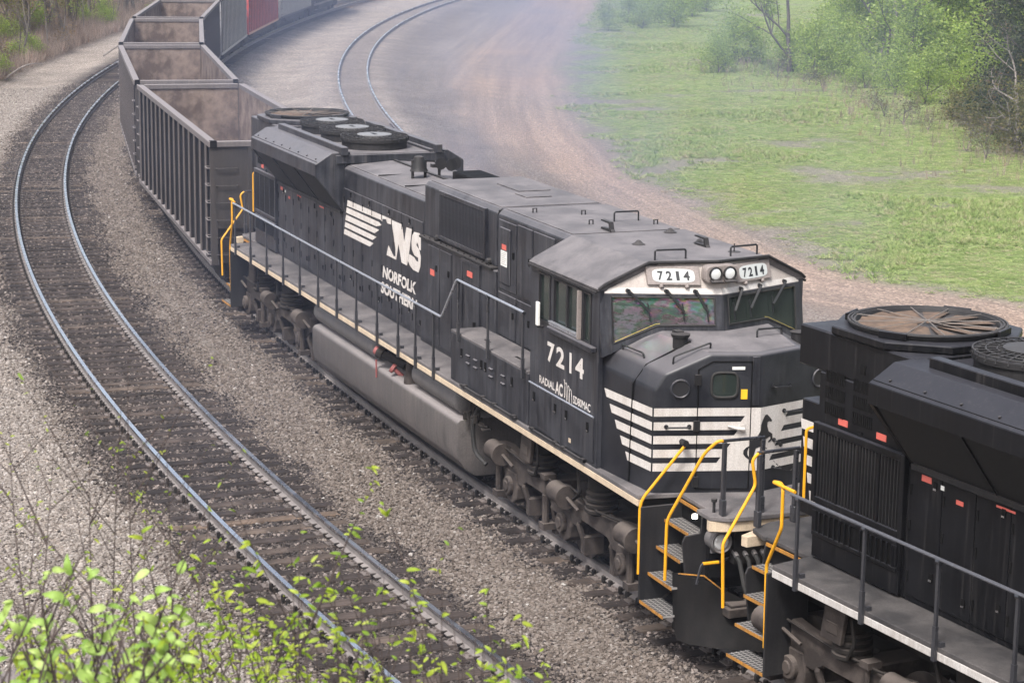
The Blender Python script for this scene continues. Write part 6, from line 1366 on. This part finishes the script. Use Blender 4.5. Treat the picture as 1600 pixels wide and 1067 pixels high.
# big-leaved saplings at the lower left
for (u, v, dd, tu, tv, nl) in [(k * 41 - 15 + rs.uniform(-15, 15), 1125, rs.uniform(4.9, 5.7), k * 41 - 10 + rs.uniform(-25, 40), rs.uniform(900, 1010), 20) for k in range(8)] + list(((20, 1120, 5.0, 120, 880, 21), (110, 1130, 5.3, 60, 900, 23), (150, 1140, 5.6, 300, 850, 23), (60, 1120, 4.7, 250, 960, 21), (230, 1130, 5.6, 290, 930, 18), (-20, 1110, 5.0, 30, 940, 18), (150, 1130, 5.2, 170, 930, 23), (90, 1130, 5.4, 150, 985, 21), (-10, 1120, 5.1, 90, 1000, 21), (210, 1130, 5.2, 210, 1000, 21))):
    sapling('broadleaf_sapling', 'sapling with broad ribbed pale green leaves on the brink above the track', u, v, dd, tu, tv, 'big', nl, rs, .006, 4, 'broad leaved saplings on the brink', None, .55)
# thin drooping-leaf saplings along the bottom
tops = [(385, 860), (470, 790), (520, 880), (560, 885), (640, 870), (690, 925), (705, 945), (765, 905), (815, 950), (430, 960), (470, 930), (300, 950), (610, 965), (340, 905), (250, 920), (850, 1010), (745, 960), (530, 990), (585, 940), (660, 980), (410, 900), (360, 985), (495, 1010), (725, 1005), (790, 990), (560, 1010), (640, 1015), (440, 1020), (280, 1000), (320, 1020), (230, 985), (385, 1015), (690, 1020), (600, 900), (455, 870)]
tops += [(rs.uniform(20, 800), rs.uniform(985, 1040)) for k in range(34)]
for (tu, tv) in tops:
    sapling('thin_sapling', 'thin dark stemmed sapling with drooping pointed leaves below the tracks', tu + rs.uniform(-45, 25), 1120, rs.uniform(5.6, 6.5), tu, tv, 'mid', int(30 + (1067 - tv) * .11), rs, .0042, 3 if tu < 740 else 1, 'thin saplings with drooping leaves', None, .45 if tu < 740 else .15)
# nearly bare twigs just coming into bud
for (u, v, dd, tu, tv) in ((60, 1120, 6.6, 15, 660), (90, 1130, 6.4, 85, 690), (130, 1120, 6.8, 190, 620), (180, 1130, 6.6, 140, 640), (210, 1120, 6.5, 200, 560), (240, 1120, 6.8, 260, 700), (280, 1120, 6.6, 300, 720), (30, 1120, 6.2, 60, 760), (170, 1120, 6.2, 110, 760), (310, 1120, 6.9, 330, 790), (250, 1130, 6.3, 230, 780)):
    sapling('budding_twig', 'nearly bare dark sapling twig coming into bud before the ballast', u, v, dd, tu, tv, 'bud', 6, rs, .0038, 6, 'budding bare twigs', None, .8, 30)
# a few blurred shoots much nearer the lens
for (u, v, dd, tu, tv, nl) in ((20, 1180, 2.6, 30, 985, 3), (560, 1180, 3.0, 520, 940, 4), (265, 1180, 2.9, 260, 985, 3), (470, 1180, 3.1, 420, 945, 4)):
    sapling('near_sapling', 'blurred sapling shoot close in front of the lens', u, v, dd, tu, tv, 'mid', nl, rs, .002, 0, 'blurred near shoots')
def rock_mesh(seed, sx, sy, sz):
    bm = bmesh.new(); bmesh.ops.create_icosphere(bm, subdivisions=3, radius=1.0)
    for v in bm.verts:
        k = 1 + .35 * (mnoise.noise(v.co * 1.3 + Vector((seed, 0, 0))) + .5 * mnoise.noise(v.co * 3.1 + Vector((0, seed, 0)))); v.co = Vector((v.co.x * sx * k, v.co.y * sy * k, v.co.z * sz * k))
    me = bpy.data.meshes.new('boulder'); bm.to_mesh(me); bm.free(); return me
M['rock'] = paint('boulder_stone', (.085, .075, .078), (.17, .15, .145), .8, (.20, .175, .165), .5, .9, streak=False, scale=3)
for i, (u, v, dd, s, lb) in enumerate(((175, 1062, 6.6, .13, 'dark grey boulder half hidden under broad leaves on the brink'), (60, 1075, 6.5, .11, 'brownish flat stone on the brink beside the boulder'))):
    p = ray_pt(u, v, dd); o = link('boulder', rock_mesh(i * 7 + 3, s * 1.7, s * 1.3, s), 'rock'); o.location = (p.x, p.y, p.z - s * .5); tag(o, lb, 'rock')

# ------------------------------------------------------------------ exhaust smoke and haze
def smoke():
    bm = bmesh.new(); bmesh.ops.create_icosphere(bm, subdivisions=4, radius=1.0); me = bpy.data.meshes.new('exhaust_smoke'); bm.to_mesh(me); bm.free()
    m = bpy.data.materials.new('smoke'); m.use_nodes = True; t = m.node_tree; t.nodes.clear(); out = t.nodes.new('ShaderNodeOutputMaterial'); pv = t.nodes.new('ShaderNodeVolumePrincipled')
    pv.inputs['Color'].default_value = (.38, .46, .70, 1); pv.inputs['Anisotropy'].default_value = .2
    c = t.nodes.new('ShaderNodeTexCoord'); ln = t.nodes.new('ShaderNodeVectorMath'); ln.operation = 'LENGTH'; lk(t, c.outputs['Object'], ln.inputs[0])
    fall = ramp_n(t, ln.outputs['Value'], [(.0, (1, 1, 1)), (.3, (.62,) * 3), (.6, (.22,) * 3), (.98, (0, 0, 0))])
    mp = t.nodes.new('ShaderNodeMapping'); mp.inputs['Scale'].default_value = (4.2, 3.6, 1.6); lk(t, c.outputs['Object'], mp.inputs[0])
    n = noise_n(t, 1.5, 3, .55, mp.outputs[0]); nr = ramp_n(t, n.outputs[0], [(.40, (0.05,) * 3), (.68, (1,) * 3)])
    d = math_n(t, 'MULTIPLY', math_n(t, 'MULTIPLY', fall.outputs[0], nr.outputs[0]), SMOKE_D); lk(t, d, pv.inputs['Density']); lk(t, pv.outputs[0], out.inputs['Volume'])
    o = link('exhaust_smoke', me, m); return tag(o, 'thin blue grey exhaust smoke drifting back over the tracks behind locomotive 7214', 'smoke', kind='stuff')
SMOKE_D = .044
sm = smoke(); sm.location = (-44, 16.5, 6.0); sm.scale = (60, 17.0, 8.0); sm.rotation_euler = (0, R(5), R(-24))
hm = bpy.data.materials.new('haze_air'); hm.use_nodes = True; t = hm.node_tree; t.nodes.clear(); out = t.nodes.new('ShaderNodeOutputMaterial'); pv = t.nodes.new('ShaderNodeVolumePrincipled')
pv.inputs['Color'].default_value = (.86, .89, .95, 1); pv.inputs['Density'].default_value = .00035; pv.inputs['Anisotropy'].default_value = .3; lk(t, pv.outputs[0], out.inputs['Volume'])
hz = MB(); hz.box(-422, 122, -162, 332, -3, 40); haze = part('haze', hz, hm); tag(haze, 'thin pale haze in the air', 'haze', kind='stuff')
